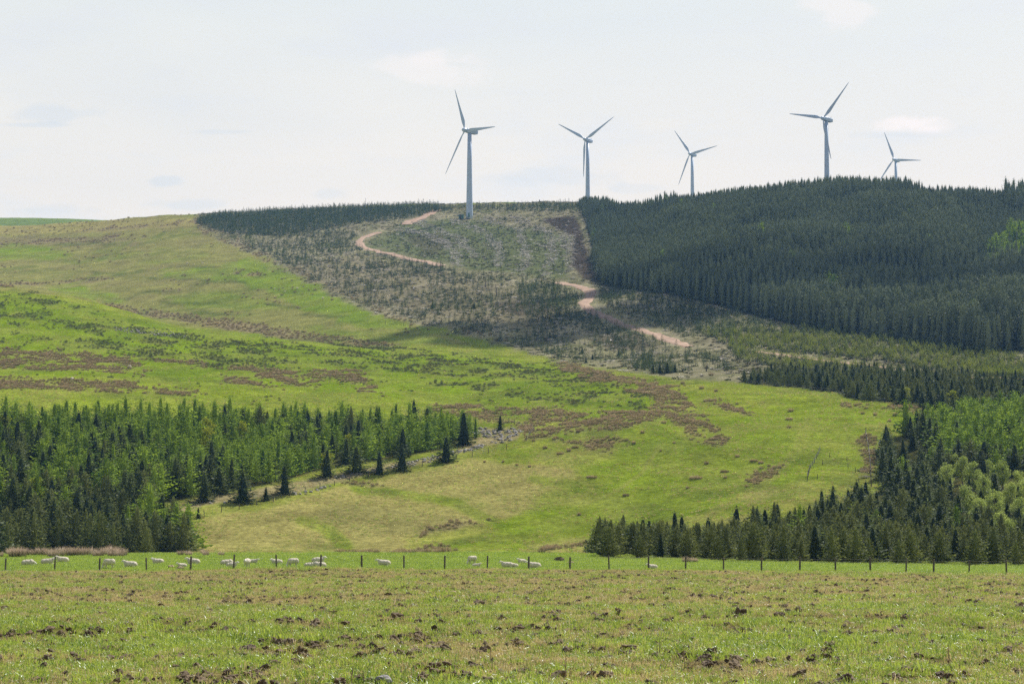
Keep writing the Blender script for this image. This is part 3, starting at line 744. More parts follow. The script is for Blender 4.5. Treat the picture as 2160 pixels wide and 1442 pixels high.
def blades(n, r, h, seed, w=0.02, spread=0.5, curl=0.3, hv=0.35, seg=2):
    rng = np.random.default_rng(seed)
    V = []; F = []
    for i in range(n):
        a = rng.uniform(0, 6.28); rr = r * math.sqrt(rng.random()); x, y = math.cos(a) * rr, math.sin(a) * rr
        hh = h * rng.uniform(1 - hv, 1 + hv * 0.5) * (1 - 0.35 * (rr / max(r, 1e-6)) ** 2)
        b = a + rng.normal() * 0.8; ln = spread * (0.3 + rr / max(r, 1e-6)) * rng.uniform(0.3, 1.2)
        dx, dy = math.cos(b) * ln * hh, math.sin(b) * ln * hh
        f = rng.uniform(0, 6.28); sx, sy = math.cos(f) * w / 2, math.sin(f) * w / 2
        k = len(V)
        V += [(x - sx, y - sy, -0.03), (x + sx, y + sy, -0.03)]
        if seg == 2:
            V += [(x + dx * .42 - sx * .8, y + dy * .42 - sy * .8, hh * 0.6), (x + dx * .42 + sx * .8, y + dy * .42 + sy * .8, hh * 0.6), (x + dx, y + dy, hh * (1 - curl * ln))]
            F += [(k, k+1, k+3), (k, k+3, k+2), (k+2, k+3, k+4)]
        else:
            V += [(x + dx, y + dy, hh)]; F += [(k, k+1, k+2)]
    return np.array(V), np.array(F)
def lump(r, seed, sub=2, flat=0.6, rough=0.35, sink=0.25):
    rng = np.random.default_rng(seed)
    bm = bmesh.new(); bmesh.ops.create_icosphere(bm, subdivisions=sub, radius=1.0)
    off = rng.uniform(0, 50, 3)
    from mathutils import noise
    sx, sy = rng.uniform(0.8, 1.3), rng.uniform(0.7, 1.1)
    for v in bm.verts:
        p = v.co.copy(); k = 1 + rough * (noise.noise(p * 1.4 + Vector(off)) * 1.4 + noise.noise(p * 4 + Vector(off)) * 0.6)
        v.co = Vector((p.x * k * sx * r, p.y * k * sy * r, (p.z * k * flat - sink * flat) * r + r * flat * 0.55))
    me = bpy.data.meshes.new('lump'); bm.to_mesh(me); bm.free()
    return me

# source plants, kept out of the scene and only instanced by the stuff objects or copied for single things
def src(name, me):
    return bpy.data.objects.new(name, me)
def collection(name, objs):
    c = bpy.data.collections.new(name)
    for o in objs: c.objects.link(o)
    return c
def joined(name, parts, mats):
    V = []; F = []; mi = []; off = 0
    for k, (v, f) in enumerate(parts):
        V.append(v); F.append(f + off); off += len(v); mi += [k] * len(f)
    return mesh_np(name, np.concatenate(V), np.concatenate(F), mats, mi)
def stuff(name, label, pts, coll, nsrc, smin=0.8, smax=1.2, tilt=0.06, kind='stuff', cat=None, scale=None, rot=None, pick=None, wide=1.0):
    """one object whose geometry nodes instance source meshes on the points of its own mesh"""
    n = len(pts)
    if n == 0: return None
    me = bpy.data.meshes.new(name)
    me.vertices.add(n); me.vertices.foreach_set('co', np.asarray(pts, np.float32).ravel())
    if rot is None: rot = np.stack([RNG.normal(0, tilt, n), RNG.normal(0, tilt, n), RNG.uniform(0, 6.283, n)], 1)
    if scale is None: scale = RNG.uniform(smin, smax, n)
    if scale.ndim == 1:
        zs = scale * RNG.uniform(0.88, 1.12, n); scale = np.stack([scale * wide, scale * wide, zs], 1)
    if pick is None: pick = RNG.integers(0, nsrc, n)
    for nm, ty, ar in (('rot', 'FLOAT_VECTOR', rot), ('scl', 'FLOAT_VECTOR', scale)):
        a = me.attributes.new(nm, ty, 'POINT'); a.data.foreach_set('vector', np.asarray(ar, np.float32).ravel())
    a = me.attributes.new('pick', 'INT', 'POINT'); a.data.foreach_set('value', np.asarray(pick, np.int32))
    o = obj(name, me)
    ng = bpy.data.node_groups.new(name, 'GeometryNodeTree')
    ng.interface.new_socket('Geometry', in_out='INPUT', socket_type='NodeSocketGeometry')
    ng.interface.new_socket('Geometry', in_out='OUTPUT', socket_type='NodeSocketGeometry')
    gi = ng.nodes.new('NodeGroupInput'); go = ng.nodes.new('NodeGroupOutput')
    ci = ng.nodes.new('GeometryNodeCollectionInfo'); ci.inputs['Collection'].default_value = coll
    ci.inputs['Separate Children'].default_value = True; ci.inputs['Reset Children'].default_value = True
    ip = ng.nodes.new('GeometryNodeInstanceOnPoints'); ip.inputs['Pick Instance'].default_value = True
    def attr(nm, dt):
        q = ng.nodes.new('GeometryNodeInputNamedAttribute'); q.data_type = dt; q.inputs['Name'].default_value = nm; return q
    er = ng.nodes.new('FunctionNodeEulerToRotation')
    k = ng.links.new
    k(gi.outputs[0], ip.inputs['Points']); k(ci.outputs[0], ip.inputs['Instance'])
    k(attr('pick', 'INT').outputs[0], ip.inputs['Instance Index'])
    k(attr('rot', 'FLOAT_VECTOR').outputs[0], er.inputs[0]); k(er.outputs[0], ip.inputs['Rotation'])
    k(attr('scl', 'FLOAT_VECTOR').outputs[0], ip.inputs['Scale']); k(ip.outputs[0], go.inputs[0])
    md = o.modifiers.new('scatter', 'NODES'); md.node_group = ng
    tag(o, label, kind=kind, cat=cat)
    return o

# ---- kinds of tree: (crown mesh, trunk mesh) per variant, and joined meshes for the masses
def tree_kind(name, mat, fn, n, hts, rad):
    out = []
    for k in range(n):
        v, f = fn(k); tv, tf = trunk_geo(hts[k % len(hts)], rad)
        crown = mesh_np(name + '_crown', v, f, [M[mat]]); trunk = mesh_np(name + '_trunk', tv, tf, [M['bark']])
        js = src(name + '_source', joined(name + '_whole', [(v, f), (tv, tf)], [M[mat], M['bark']]))
        out.append((crown, trunk, js, hts[k % len(hts)]))
    return out
hs = [9.0, 10.0, 8.0, 10.5, 7.5]
SPR = tree_kind('spruce', 'spruce', lambda k: conifer(hs[k], hs[k] * (0.29 + 0.035 * (k % 3)), 100 + k, 22, 10, 7, 0.03, 0.22, 0.85, 0.66, 0.18, 0.8, jit=0.26, core=0.45, leader=0.03), 5, hs, 0.14)
SPRT = tree_kind('olive_spruce', 'spruce_tan', lambda k: conifer(hs[k], hs[k] * (0.24 + 0.035 * (k % 3)), 150 + k, 22, 9, 7, 0.03, 0.0, 0.75, 0.62, 0.25, 0.45, jit=0.28, leader=0.15, core=0.42), 5, hs, 0.12)
LAR = tree_kind('larch', 'larch', lambda k: conifer(hs[k], hs[k] * (0.26 + 0.04 * (k % 3)), 200 + k, 22, 10, 8, 0.05, -0.05, 0.62, 0.42, 0.1, 0.3, 0.42, gap=0.15, core=0.3, leader=0.02), 5, hs, 0.12)
FAR = tree_kind('wood_spruce', 'farspruce', lambda k: conifer(18.0, 4.2 + 0.4 * k, 250 + k, 20, 9, 5, 0.05, 0.28, 0.75, 0.66, 0.18, 0.85, jit=0.28, leader=0.05, core=0.45), 5, [18.0], 0.2)
SAP = tree_kind('sapling', 'sapling', lambda k: conifer(2.2, 0.62, 300 + k, 10, 6, 3, 0.03, 0.0, 1.3, 0.8, 0.2, 0.3), 4, [2.2], 0.04)
SAPY = tree_kind('gold_sapling', 'sapling_y', lambda k: conifer(2.2, 0.75, 340 + k, 10, 6, 3, 0.03, 0.0, 1.3, 0.75, 0.2, 0.3), 4, [2.2], 0.04)
def leaf_kind(name, mat, n, h, rx, leaf, wide=1.0, blobs=26, leaves=70):
    out = []
    for k in range(n):
        v, f, tv, tf = broadleaf(h, rx, 400 + k + len(name), blobs, leaves, leaf, 0.18, wide)
        out.append((mesh_np(name + '_crown', v, f, [M[mat]]), mesh_np(name + '_trunk', tv, tf, [M['bark']]),
                    src(name + '_source', joined(name + '_whole', [(v, f), (tv, tf)], [M[mat], M['bark']])), h))
    return out
BIR = leaf_kind('birch', 'birch', 3, 8.0, 2.3, 0.24, blobs=44, leaves=95)
YEL = leaf_kind('yellow_tree', 'yellow', 2, 5.0, 1.3, 0.26, blobs=16)
COLS = {k: collection(k, [t[2] for t in v]) for k, v in dict(spruce=SPR, olive=SPRT, larch=LAR, far=FAR, sap=SAP, sapy=SAPY).items()}
MIX = collection('mixed', [t[2] for t in SPR + LAR + SPRT])

def place_tree(name, kind, p, h, rz, label, cat, group, simple=False, wid=1.0):
    crown, trunk, js, h0 = kind
    s = h / h0
    if simple:
        o = bpy.data.objects.new(name, js.data); link(o); o.location = p; o.rotation_euler = (0, 0, rz); o.scale = (s * wid, s * wid, s)
        return tag(o, label, cat, group)
    r = empty(name, p, rz); r.scale = (s * wid, s * wid, s)
    tag(r, label, cat, group)
    for nm, me in (('crown', crown), ('trunk', trunk)):
        c = bpy.data.objects.new(nm, me); c.parent = r; link(c)
    return r
#@@TREES
# ------------------------------------------------------------------ plantations
def pick_h(y, a, b): return np.interp(y, a, b)
def wood_points(poly, space, dr, feather=3, rag=8, maxhide=70):
    m = mask(poly, feather, rag, dr)
    return scatter(m, 2.2 / space ** 2, maxhide=maxhide, minspace=space * 0.8)
spr_i = 0
left_singles = [  # px, base row, height in px, kind, label
 (1055,909,34,'S','round dark spruce standing alone above the scree, right of the plantation'),
 (978,938,72,'S','tall dark spruce at the upper right corner of the left plantation'),
 (1003,925,46,'L','bright green larch closing the right end of the left plantation'),
 (941,974,56,'S','cone shaped spruce beside the rubble at the upper end of the fence line'),
 (848,993,58,'S','broad dark spruce shading the fence line below the plantation corner'),
 (800,1000,50,'S','dark spruce left of the broad one, at the edge above the fence line'),
 (752,996,58,'S','wide skirted spruce standing in front of the larches at the plantation edge'),
 (690,1006,60,'S','dark spruce at the bend of the rubble wall'),
 (600,1042,62,'S','spruce with ragged crown halfway down the plantation edge'),
 (561,1056,30,'S','small spruce pair tree between two bigger edge spruces'),
 (512,1060,66,'S','broad dense spruce casting a black shadow on the rubble strip'),
 (430,1058,64,'S','narrow dark spruce at the lower part of the plantation edge'),
 (462,1040,58,'S','blue green spruce just behind the narrow edge spruce'),
 (367,1085,30,'S','small lone spruce in the tan gap above the lower plantation'),
 (418,1093,24,'S','tiny spruce next to the first post of the far fence line'),
 (737,955,40,'Y','thin yellow green tree against the dark edge spruces')]
for px, py, hp, kd, lab in left_singles:
    p = ground_at(px, py, 300, 760); h = hp / FPX * p.y
    if kd == 'S': place_tree('spruce_tree', SPR[int(px) % 5], p, h, px, lab, 'spruce', 'spruces along the edge of the left plantation', wid=1.3)
    elif kd == 'L': place_tree('larch_tree', LAR[int(px) % 5], p, h, px, lab, 'larch', None)
    else: place_tree('broadleaf_tree', YEL[0], p, h, px, lab, 'tree', None)

Pl = wood_points(LEFTWOOD, 3.0, (300, 520))
print('left wood', len(Pl))
Pl = Pl[np.argsort(Pl[:, 1])]
nl = fbm(Pl[:, 0] / 11, Pl[:, 1] / 16, 501, 3)
lx, ly = proj(Pl[:, 0], Pl[:, 1], Pl[:, 2])
larchp = np.interp(ly, [900, 1000, 1060, 1120, 1170], [0.85, 0.80, 0.48, 0.10, 0.0]) + nl * 1.3 - (lx < 260) * 0.22 * (ly > 960)
isl = RNG.random(len(Pl)) < larchp
olive = (~isl) & (RNG.random(len(Pl)) < np.interp(Pl[:, 1], [335, 365, 385], [0.8, 0.5, 0.1]))
hl = np.interp(Pl[:, 1], [330, 372, 410, 455], [6.1, 6.0, 5.8, 5.6]) * RNG.uniform(0.62, 1.22, len(Pl))
si = np.where(~isl)[0]; li = np.where(isl)[0]
single_s = set(si[:125].tolist()); single_l = set(li[:150].tolist())
for k in sorted(single_s):
    front = Pl[k, 1] < 338
    kind = (SPRT if olive[k] else SPR)[k % 5]
    place_tree('spruce_tree', kind, Pl[k], hl[k], k * 1.7, wid=1.15, label=
               'young olive green spruce in the front row of the left plantation, behind the sheep' if (front and olive[k]) else
               'dark young spruce in the front row of the left plantation, behind the sheep' if front else
               'olive green spruce inside the lower left plantation' if olive[k] else 'dark spruce inside the lower left plantation',
               cat='spruce', group=('olive ' if olive[k] else 'dark ') + ('spruces in the front row on the left' if front else 'spruces inside the lower left plantation'))
for k in sorted(single_l):
    place_tree('larch_tree', LAR[k % 5], Pl[k], hl[k] * 1.05, k * 2.3, wid=1.15, label= 'bright green feathery larch among dark spruces in the left plantation', cat='larch', group='larches in the left plantation')
rest = np.array([k for k in range(len(Pl)) if k not in single_s and k not in single_l])
pk = np.where(isl[rest], 5, np.where(olive[rest], 10, 0)) + RNG.integers(0, 5, len(rest))
# collection order is alphabetical: larch, olive, spruce
def mixpick(isl_, ol_, n): return np.where(isl_, 0, np.where(ol_, 5, 10)) + RNG.integers(0, 5, n)
nm = sorted([o.name for o in MIX.objects]); off0 = {q: i for i, q in enumerate(nm)}
base = {t: off0[k[0][2].name] for t, k in (('L', LAR), ('O', SPRT), ('S', SPR))}
Hs = {'L': hs, 'O': hs, 'S': hs}
def mix_arrays(isl_, ol_, h):
    n = len(h); v = RNG.integers(0, 5, n)
    pk = np.where(isl_, base['L'], np.where(ol_, base['O'], base['S'])) + v
    sc = h / np.array(hs)[v]
    return pk, sc
pk, sc = mix_arrays(isl[rest], olive[rest], hl[rest])
stuff('plantation_trees', 'mass of larch and spruce filling the upper left plantation', Pl[rest], MIX, 15, pick=pk, scale=sc, tilt=0.03, wide=1.15)

# right foreground plantation
Pr = wood_points(RIGHTWOOD, 2.8, (200, 480))
rx, ry = proj(Pr[:, 0], Pr[:, 1], Pr[:, 2])
gap = ((rx > 1880) & (rx < 1965) & (ry > 925) & (ry < 1010)) | ((rx > 1830) & (rx < 1880) & (ry < 1090) & (ry > 1030))
leafz = (rx > 1990) & (ry > 1005) & (ry < 1128)
Pr = Pr[~gap & ~leafz]; Pr = Pr[np.argsort(Pr[:, 1])]
rx, ry = proj(Pr[:, 0], Pr[:, 1], Pr[:, 2])
print('right wood', len(Pr))
lr = (RNG.random(len(Pr)) < np.where((rx > 1950) & (ry < 985), 0.85, np.where(Pr[:, 1] > 270, 0.05, 0.0)))
orr = (~lr) & (RNG.random(len(Pr)) < np.interp(Pr[:, 1], [220, 270, 320], [0.95, 0.7, 0.15]))
hr = np.interp(Pr[:, 1], [205, 235, 300, 400], [3.5, 4.0, 4.9, 5.2]) * RNG.uniform(0.7, 1.15, len(Pr)) * np.where(lr, 1.15, 1.0)
edge_s = set(np.where(~lr)[0][:125].tolist()); edge_l = set(np.where(lr)[0][:60].tolist())
for k in sorted(edge_s):
    front = Pr[k, 1] < 222
    place_tree('spruce_tree', (SPRT if orr[k] else SPR)[k % 5], Pr[k], hr[k], k * 1.3, wid=1.15, label=
               ('olive' if orr[k] else 'dark') + (' young spruce with thin leader right behind the wire fence on the right' if front else ' young spruce in the rows behind the front row on the right'),
               cat='spruce', group=('olive ' if orr[k] else 'dark ') + ('spruces behind the fence on the right' if front else 'spruces in the inner rows on the right'))
for k in sorted(edge_l):
    place_tree('larch_tree', LAR[k % 5], Pr[k], hr[k], k * 1.3, 'green larch at the upper right of the right plantation', 'larch', 'larches in the right plantation')
rest = np.array([k for k in range(len(Pr)) if k not in edge_s and k not in edge_l])
pk, sc = mix_arrays(lr[rest], orr[rest], hr[rest])
stuff('plantation_trees', 'mass of spruce filling the right plantation below the pasture', Pr[rest], MIX, 15, pick=pk, scale=sc, tilt=0.03, wide=1.15)
for q, (px, py, hp) in enumerate([(1862,1012,72),(1880,1040,80),(1905,985,60),(1925,950,55),(1948,930,62),(1962,948,70),(1940,1000,55),(1975,965,78),(1985,990,70),(2075,1030,70),(2100,1075,80),(1935,1060,80),(1990,1085,80)]):
    p = ground_at(px, py, 215, 520)
    place_tree('spruce_tree', SPR[q % 5], p, hp / FPX * p.y, q, 'dark full grown spruce in the loose group beside the clearing right of the pasture', 'spruce', 'dark spruces round the clearing on the right')
for q, (px, py, hp) in enumerate([(1998,1040,78),(2030,1020,70),(2052,1040,82),(2075,1065,80),(2040,1095,88),(2068,1125,92),(2100,1110,95),(2130,1090,88),(2152,1130,100),(2110,1150,88),(2150,1050,70),(2085,1020,62),(2115,1030,74),(2012,1000,52),(1968,975,44),(1985,1015,50),(2135,1160,80),(2160,1085,88)]):
    p = ground_at(px, py, 215, 520)
    place_tree('birch_tree', BIR[q % 3], p, hp * 0.82 / FPX * p.y, q * 1.1, 'pale yellow green broadleaf tree in the bright drift at the right edge', 'birch', 'pale broadleaf trees at the right edge', wid=0.95)

for q, (px, py, hp) in enumerate([(2005,1065,60),(2045,1072,66),(2070,1100,70),(2095,1055,58),(2125,1130,72),(2148,1085,64),(2022,1110,70),(2060,1145,80),(2150,1150,84),(1990,1120,72)]):
    p = ground_at(px, py, 215, 520)
    place_tree('spruce_tree', SPR[q % 5], p, hp / FPX * p.y, q, 'dark spruce standing among the pale broadleaf trees at the right edge', 'spruce', 'dark spruces between the pale trees on the right')

# dark belt below the gold saplings
Pb = wood_points(BELT, 2.9, (430, 660), maxhide=30)
print('belt', len(Pb)); Pb = Pb[np.argsort(Pb[:, 1])]
hb = np.interp(Pb[:, 1], [450, 600], [4.6, 4.1]) * RNG.uniform(0.7, 1.15, len(Pb))
pk, sc = mix_arrays(np.zeros(len(Pb), bool), RNG.random(len(Pb)) < 0.5, hb)
stuff('conifer_belt', 'dark belt of young conifers above the green pasture on the right', Pb, MIX, 15, pick=pk, scale=sc, tilt=0.03, wide=1.15)
for px, py, hp, lab in ((1908, 848, 36, 'yellow green bush in the dark belt, left one of the two'), (2008, 858, 40, 'yellow green bush in the dark belt, right one of the two')):
    p = ground_at(px, py, 430, 640); place_tree('broadleaf_tree', YEL[1], p, hp / FPX * p.y, px, lab, 'tree', None, wid=1.2)
YSP = [(1320,262,60),(440,245,62),(75,260,62),(1168,262,70)]
for q, (px, py, hp) in enumerate([(438,920,46),(442,938,50),(78,1052,52),(8,910,46),(505,930,48),(688,985,44)]):
    p = ground_at(px, py + 18, 300, 760); place_tree('broadleaf_tree', YEL[q % 2], p, hp * 1.25 / FPX * p.y, q, 'yellow green broadleaf tree showing between the dark conifers of the left plantation', 'tree', 'yellow trees in the left plantation', wid=1.1)

# the big wood
Pw = wood_points(BIGWOOD, 2.6, (640, 1500), maxhide=75)
print('big wood', len(Pw))
wx, wy = proj(Pw[:, 0], Pw[:, 1], Pw[:, 2])
front = np.argsort(-(wy - np.interp(wx, [1220,1245,1320,1500,1700,1950,2160], [440,500,600,640,690,724,752]) + RNG.uniform(-3, 3, len(wx))) - (wx > 2300) * -999)
glade = sstep(0.02, 0.10, np.abs(fbm(Pw[:, 0] / 60, Pw[:, 1] / 95, 601, 2)))
hw = np.interp(Pw[:, 1], [700, 800, 1100], [11.5, 9.4, 8.6]) * RNG.uniform(0.86, 1.08, len(Pw)) * (0.70 + 0.30 * glade) * (1 + fbm(Pw[:, 0] / 25, Pw[:, 1] / 30, 611, 2) * 0.35)
hw *= np.interp(wx, [1215, 1250, 1290, 1385, 1400], [0.42, 0.62, 0.95, 0.95, 1.12])
hw *= np.where((wx > 2120) & (wy < 520), 1.0, 1.0)
fr = front[:60]; fset = set(fr.tolist())
for q, k in enumerate(fr):
    c = SPR[q % 5]
    place_tree('spruce_tree', FAR[q % 5], Pw[k], hw[k] * 1.3, q * 1.9, 'tall dark spruce on the outer edge of the big wood, above the sapling rows', 'spruce', 'tall spruces along the lower edge of the big wood', wid=1.25)
rest = np.array([k for k in range(len(Pw)) if k not in fset])
brightl = (wx[rest] > 2085) & (wy[rest] > 500) & (wy[rest] < 575 + 0 * wx[rest]) & (RNG.random(len(rest)) < 0.6) & (wy[rest] - 500 > (2140 - wx[rest]) * 0.6)
spec = (RNG.random(len(rest)) < 0.004)
stuff('big_wood', 'dark conifer wood covering the hill on the right', Pw[rest][~brightl & ~spec], COLS['far'], 5, scale=hw[rest][~brightl & ~spec] / 17.0, tilt=0.02)
lb = rest[brightl | spec]
stuff('larch_wood', 'brighter green larches standing within the dark wood on the right', Pw[lb], COLS['larch'], 5, scale=hw[lb] / 9.0 * 0.98, tilt=0.02)
Pk = scatter(mask([(2118,440),(2135,432),(2200,430),(2400,430),(2400,470),(2130,462)], 4, 4, (930, 1500)), 0.12, maxhide=80, minspace=3)
stuff('hilltop_trees', 'dark clump of tall conifers on the skyline at the right edge', Pk, COLS['far'], 5, smin=0.72, smax=0.86)

# skyline plantation and strip
SKYP = [(415,472),(420,461),(470,455),(560,449),(700,442),(850,437),(925,436),(925,447),(890,456),(850,464),(760,472),(660,488),(590,498),(540,500),(470,492),(435,482)]
Ps = scatter(mask(SKYP, 3, 8, (1000, 1800)), 0.34, maxhide=14, minspace=1.7)
print('sky plantation', len(Ps))
stuff('hilltop_plantation', 'dense young conifers in a dark wedge on the skyline left of the track', Ps, COLS['sap'], 4, smin=1.35, smax=1.95)
Ps = scatter(mask([(945,441),(960,452),(905,448),(930,438),(1000,437),(1225,432),(1225,450),(1100,447)], 2, 4, (1100, 1700)), 0.16, maxhide=12, minspace=2.0)
stuff('hilltop_saplings', 'thin strip of young conifers on the skyline behind the first turbine', Ps, COLS['sap'], 4, smin=1.1, smax=1.7)

# saplings on the felled ground; nothing grows on the tracks
TR = [([(922,443),(905,451),(890,459),(868,466),(858,474)], (1000, 1700)), ([(800,490),(775,498),(760,506),(759,514),(770,522),(800,531),(850,542),(900,552),(950,563),(985,570)], (850, 1700)),
      ([(1180,596),(1215,602),(1240,611),(1247,620),(1240,632),(1232,641),(1243,652),(1265,664),(1300,679),(1340,692),(1400,714),(1455,732)], (640, 1400)), ([(1600,742),(1660,750),(1760,763),(1850,774),(1950,787),(2040,797),(2170,806)], (540, 900))]
offtrack = 1 - np.clip(np.maximum.reduce([mask(a, 2, 0, d, line=[9, 12, 17, 10][i]) for i, (a, d) in enumerate(TR)]), 0, 1)
mclear = mclear * offtrack
FELL_A = [(530,520),(640,505),(720,500),(780,530),(900,560),(1010,580),(1190,600),(1235,640),(1300,685),(1450,740),(1570,790),(1560,802),(1420,795),(1340,775),(1180,760),(1080,728),(985,700),(900,685),(800,655),(650,588)]
mA = mask(FELL_A, 6, 20, (650, 1800))
mD = mask([(1090,600),(1190,602),(1230,640),(1300,690),(1380,720),(1330,722),(1180,690),(1100,660)], 6, 20, (650, 1500))
mE = mask([(1258,604),(1330,620),(1440,632),(1560,668),(1640,690),(1500,705),(1440,712),(1330,675),(1262,640)], 5, 16, (650, 1500))
mF = mask([(470,495),(560,505),(700,480),(760,500),(640,560),(540,530)], 5, 16, (850, 1800))
mG = mask([(880,470),(1140,460),(1200,560),(1180,600),(1000,570),(780,520)], 6, 20, (800, 1700))
noi = sstep(-0.10, 0.12, fbm(GX / 14, GY / 18, 701, 3))
Pq = scatter(np.maximum.reduce([mA * (0.35 + 0.95 * noi), mD * 2.6, mE * 2.4, mF * 1.6, mG * 0.15, 1.5 * mask([(1240,690),(1330,700),(1480,742),(1570,790),(1400,790),(1230,755)], 6, 30, (600, 1000)) * (0.3 + noi)]) * offtrack, 0.058, maxhide=12, minspace=1.3)
Pq = Pq[np.argsort(Pq[:, 1])]
qx, qy = proj(Pq[:, 0], Pq[:, 1], Pq[:, 2])
print('saplings', len(Pq))
hq = RNG.uniform(1.3, 3.6, len(Pq)) * np.interp(Pq[:, 1], [700, 1500], [1.05, 0.9])
own = np.where((qx > 500) & (qx < 1600) & (hq > 2.2))[0][:150]; oset = set(own.tolist())
for k in own:
    x_ = qx[k]
    place_tree('young_spruce', SAP[k % 4], Pq[k], hq[k], k, 'small dark spruce sapling scattered on the felled slope', 'sapling', 'saplings on the felled slope', simple=True)
rest = np.array([k for k in range(len(Pq)) if k not in oset])
stuff('felled_slope_saplings', 'small spruce saplings regrowing all over the felled slope', Pq[rest], COLS['sap'], 4, scale=hq[rest] / 2.2)
for q, (px, py, hp) in enumerate([(1378,786,20),(1392,790,22),(1408,788,24),(1424,790,20),(1228,745,14),(1160,712,14),(912,650,14),(1000,650,14),(1236,765,13),(1250,758,12),(1305,750,14)]):
    p = ground_at(px, py, 600, 1300); place_tree('young_spruce', SPR[q % 5], p, hp / FPX * p.y, q, 'larger lone sapling standing out on the felled slope', 'sapling', 'larger lone saplings on the felled slope', simple=True, wid=1.2)
GOLD = [(1470,703),(1560,697),(1660,698),(1800,714),(1950,733),(2060,748),(2160,758),(2400,775),(2400,822),(2160,806),(2000,788),(1880,770),(1760,755),(1640,742),(1520,728)]
GOLD2 = [(1530,732),(1640,748),(1760,770),(1860,782),(1800,790),(1700,785),(1620,775),(1560,765)]
Pg = scatter(np.maximum(mask(GOLD, 4, 10, (540, 860)), mask(GOLD2, 4, 14, (540, 860)) * 0.6) * offtrack, 0.30, maxhide=10, minspace=1.6)
def rows(P, ang, gap):
    c, s = math.cos(ang), math.sin(ang); r = -P[:, 0] * s + P[:, 1] * c; q = P[:, 0] * c + P[:, 1] * s
    r = np.round(r / gap) * gap + RNG.normal(0, gap * 0.10, len(P)); x = q * c - r * s; y = q * s + r * c
    return np.stack([x, y, zat(x, y)], 1)
Pg = rows(Pg, 0.45, 3.4)
Pg = Pg[np.argsort(Pg[:, 1])]; print('gold', len(Pg))
for k in range(140):
    place_tree('young_spruce', SAPY[k % 4], Pg[k], 2.6 * RNG.uniform(0.8, 1.2), k, 'gold tipped sapling in the rows below the big wood, beside the lower track', 'sapling', 'gold tipped saplings in rows', simple=True)
stuff('gold_saplings', 'rows of gold tipped young conifers below the big wood', Pg[140:], COLS['sapy'], 4, smin=0.85, smax=1.4)
Pe = scatter(mask([(1440,700),(1640,692),(1800,708),(2000,738),(2160,752),(2300,765),(2000,745),(1700,706),(1500,712)], 4, 10, (600, 860)), 0.09, maxhide=10, minspace=2)
stuff('wood_edge_saplings', 'dark saplings growing along the foot of the big wood', Pe, COLS['sap'], 4, smin=1.0, smax=2.1)

# ------------------------------------------------------------------ rushes, heather, brash, rough grass
RSRC = [src('rush_source', mesh_np('rush', *blades(70, 0.42, 0.75, 800 + k, 0.035, 0.55, 0.25), [M['rush']])) for k in range(3)]
GSRC = [src('green_rush_source', mesh_np('green_rush', *blades(55, 0.42, 0.6, 820 + k, 0.04, 0.5, 0.25), [M['rush_g']])) for k in range(3)]
HSRC = [src('heath_source', mesh_np('heath', *blades(40, 0.6, 0.42, 840 + k, 0.10, 0.8, 0.3), [M['heath']])) for k in range(3)]
TSRC = [src('tuft_source', mesh_np('tuft', *blades(26, 0.25, 0.26, 860 + k, 0.035, 0.9, 0.4), [M['grass' if k < 2 else 'grass_dry']])) for k in range(4)]
CR, CG, CH, CT = collection('c_rush', RSRC), collection('c_grush', GSRC), collection('c_heath', HSRC), collection('c_tuft', TSRC)
mR = np.clip(np.maximum.reduce(RMASK), 0, 1)
P_ = scatter(mR, 1.7, maxhide=8); print('rush', len(P_))
stuff('brown_rushes', 'swathes of dry brown rushes across the pasture', P_, CR, 3, smin=0.4, smax=1.1)
P_ = scatter(np.maximum.reduce(DMASK) , 0.55, maxhide=8); print('green rush', len(P_))
stuff('green_rushes', 'bands of dark green rushes across the near slope', P_, CG, 3, smin=0.45, smax=1.2)
P_ = scatter(np.maximum.reduce(FMASK), 0.16, maxhide=8); print('far rush', len(P_))
stuff('gully_rushes', 'pale brown rushes along the gully on the far side', P_, CR, 3, smin=0.9, smax=1.6)
sh = 1.5 * mask(SHOULDER, 8, 20, (430, 950)) * sstep(0.08, 0.2, fbm(GX / 16, GY / 26, 711, 3))
P_ = scatter(sh, 0.05, maxhide=8)
stuff('loose_green_rushes', 'loose dark rush tufts dotted over the bright green slope', P_, CG, 3, smin=0.6, smax=1.2)
fh = mask(FARHILL, 8, 20, (780, 1700)) * sstep(0.05, 0.2, fbm(GX / 30, GY / 40, 721, 3))
P_ = scatter(fh, 0.012, maxhide=8)
stuff('loose_brown_rushes', 'scattered brown tufts on the far hillside', P_, CR, 3, smin=1.0, smax=1.9)
mc = mclear * (1 - mask(BIGWOOD, 4, 6, (640, 1900)))
P_ = scatter(mc * (0.3 + 0.7 * noi), 0.085, maxhide=8); print('heath', len(P_))
stuff('heather', 'heather and rough grass over the felled slope', P_, CH, 3, smin=0.7, smax=1.7)
def brash(seed):
    rng = random.Random(seed); b = MB()
    for k in range(7):
        a = rng.uniform(-0.5, 0.5) + (1.2 if k % 3 == 0 else 0); x, y = rng.uniform(-1, 1), rng.uniform(-.5, .5); L_ = rng.uniform(0.7, 2.2)
        dx, dy = math.cos(a) * L_ / 2, math.sin(a) * L_ / 2
        b.tube([(x - dx, y - dy, rng.uniform(0.05, .35)), (x + dx, y + dy, rng.uniform(0.1, 0.6))], [0.09, 0.04], 5)
    return b.mesh('brash', [M['deadwood']])
BSRC = [src('brash_source', brash(k)) for k in range(4)]; CB = collection('c_brash', BSRC)
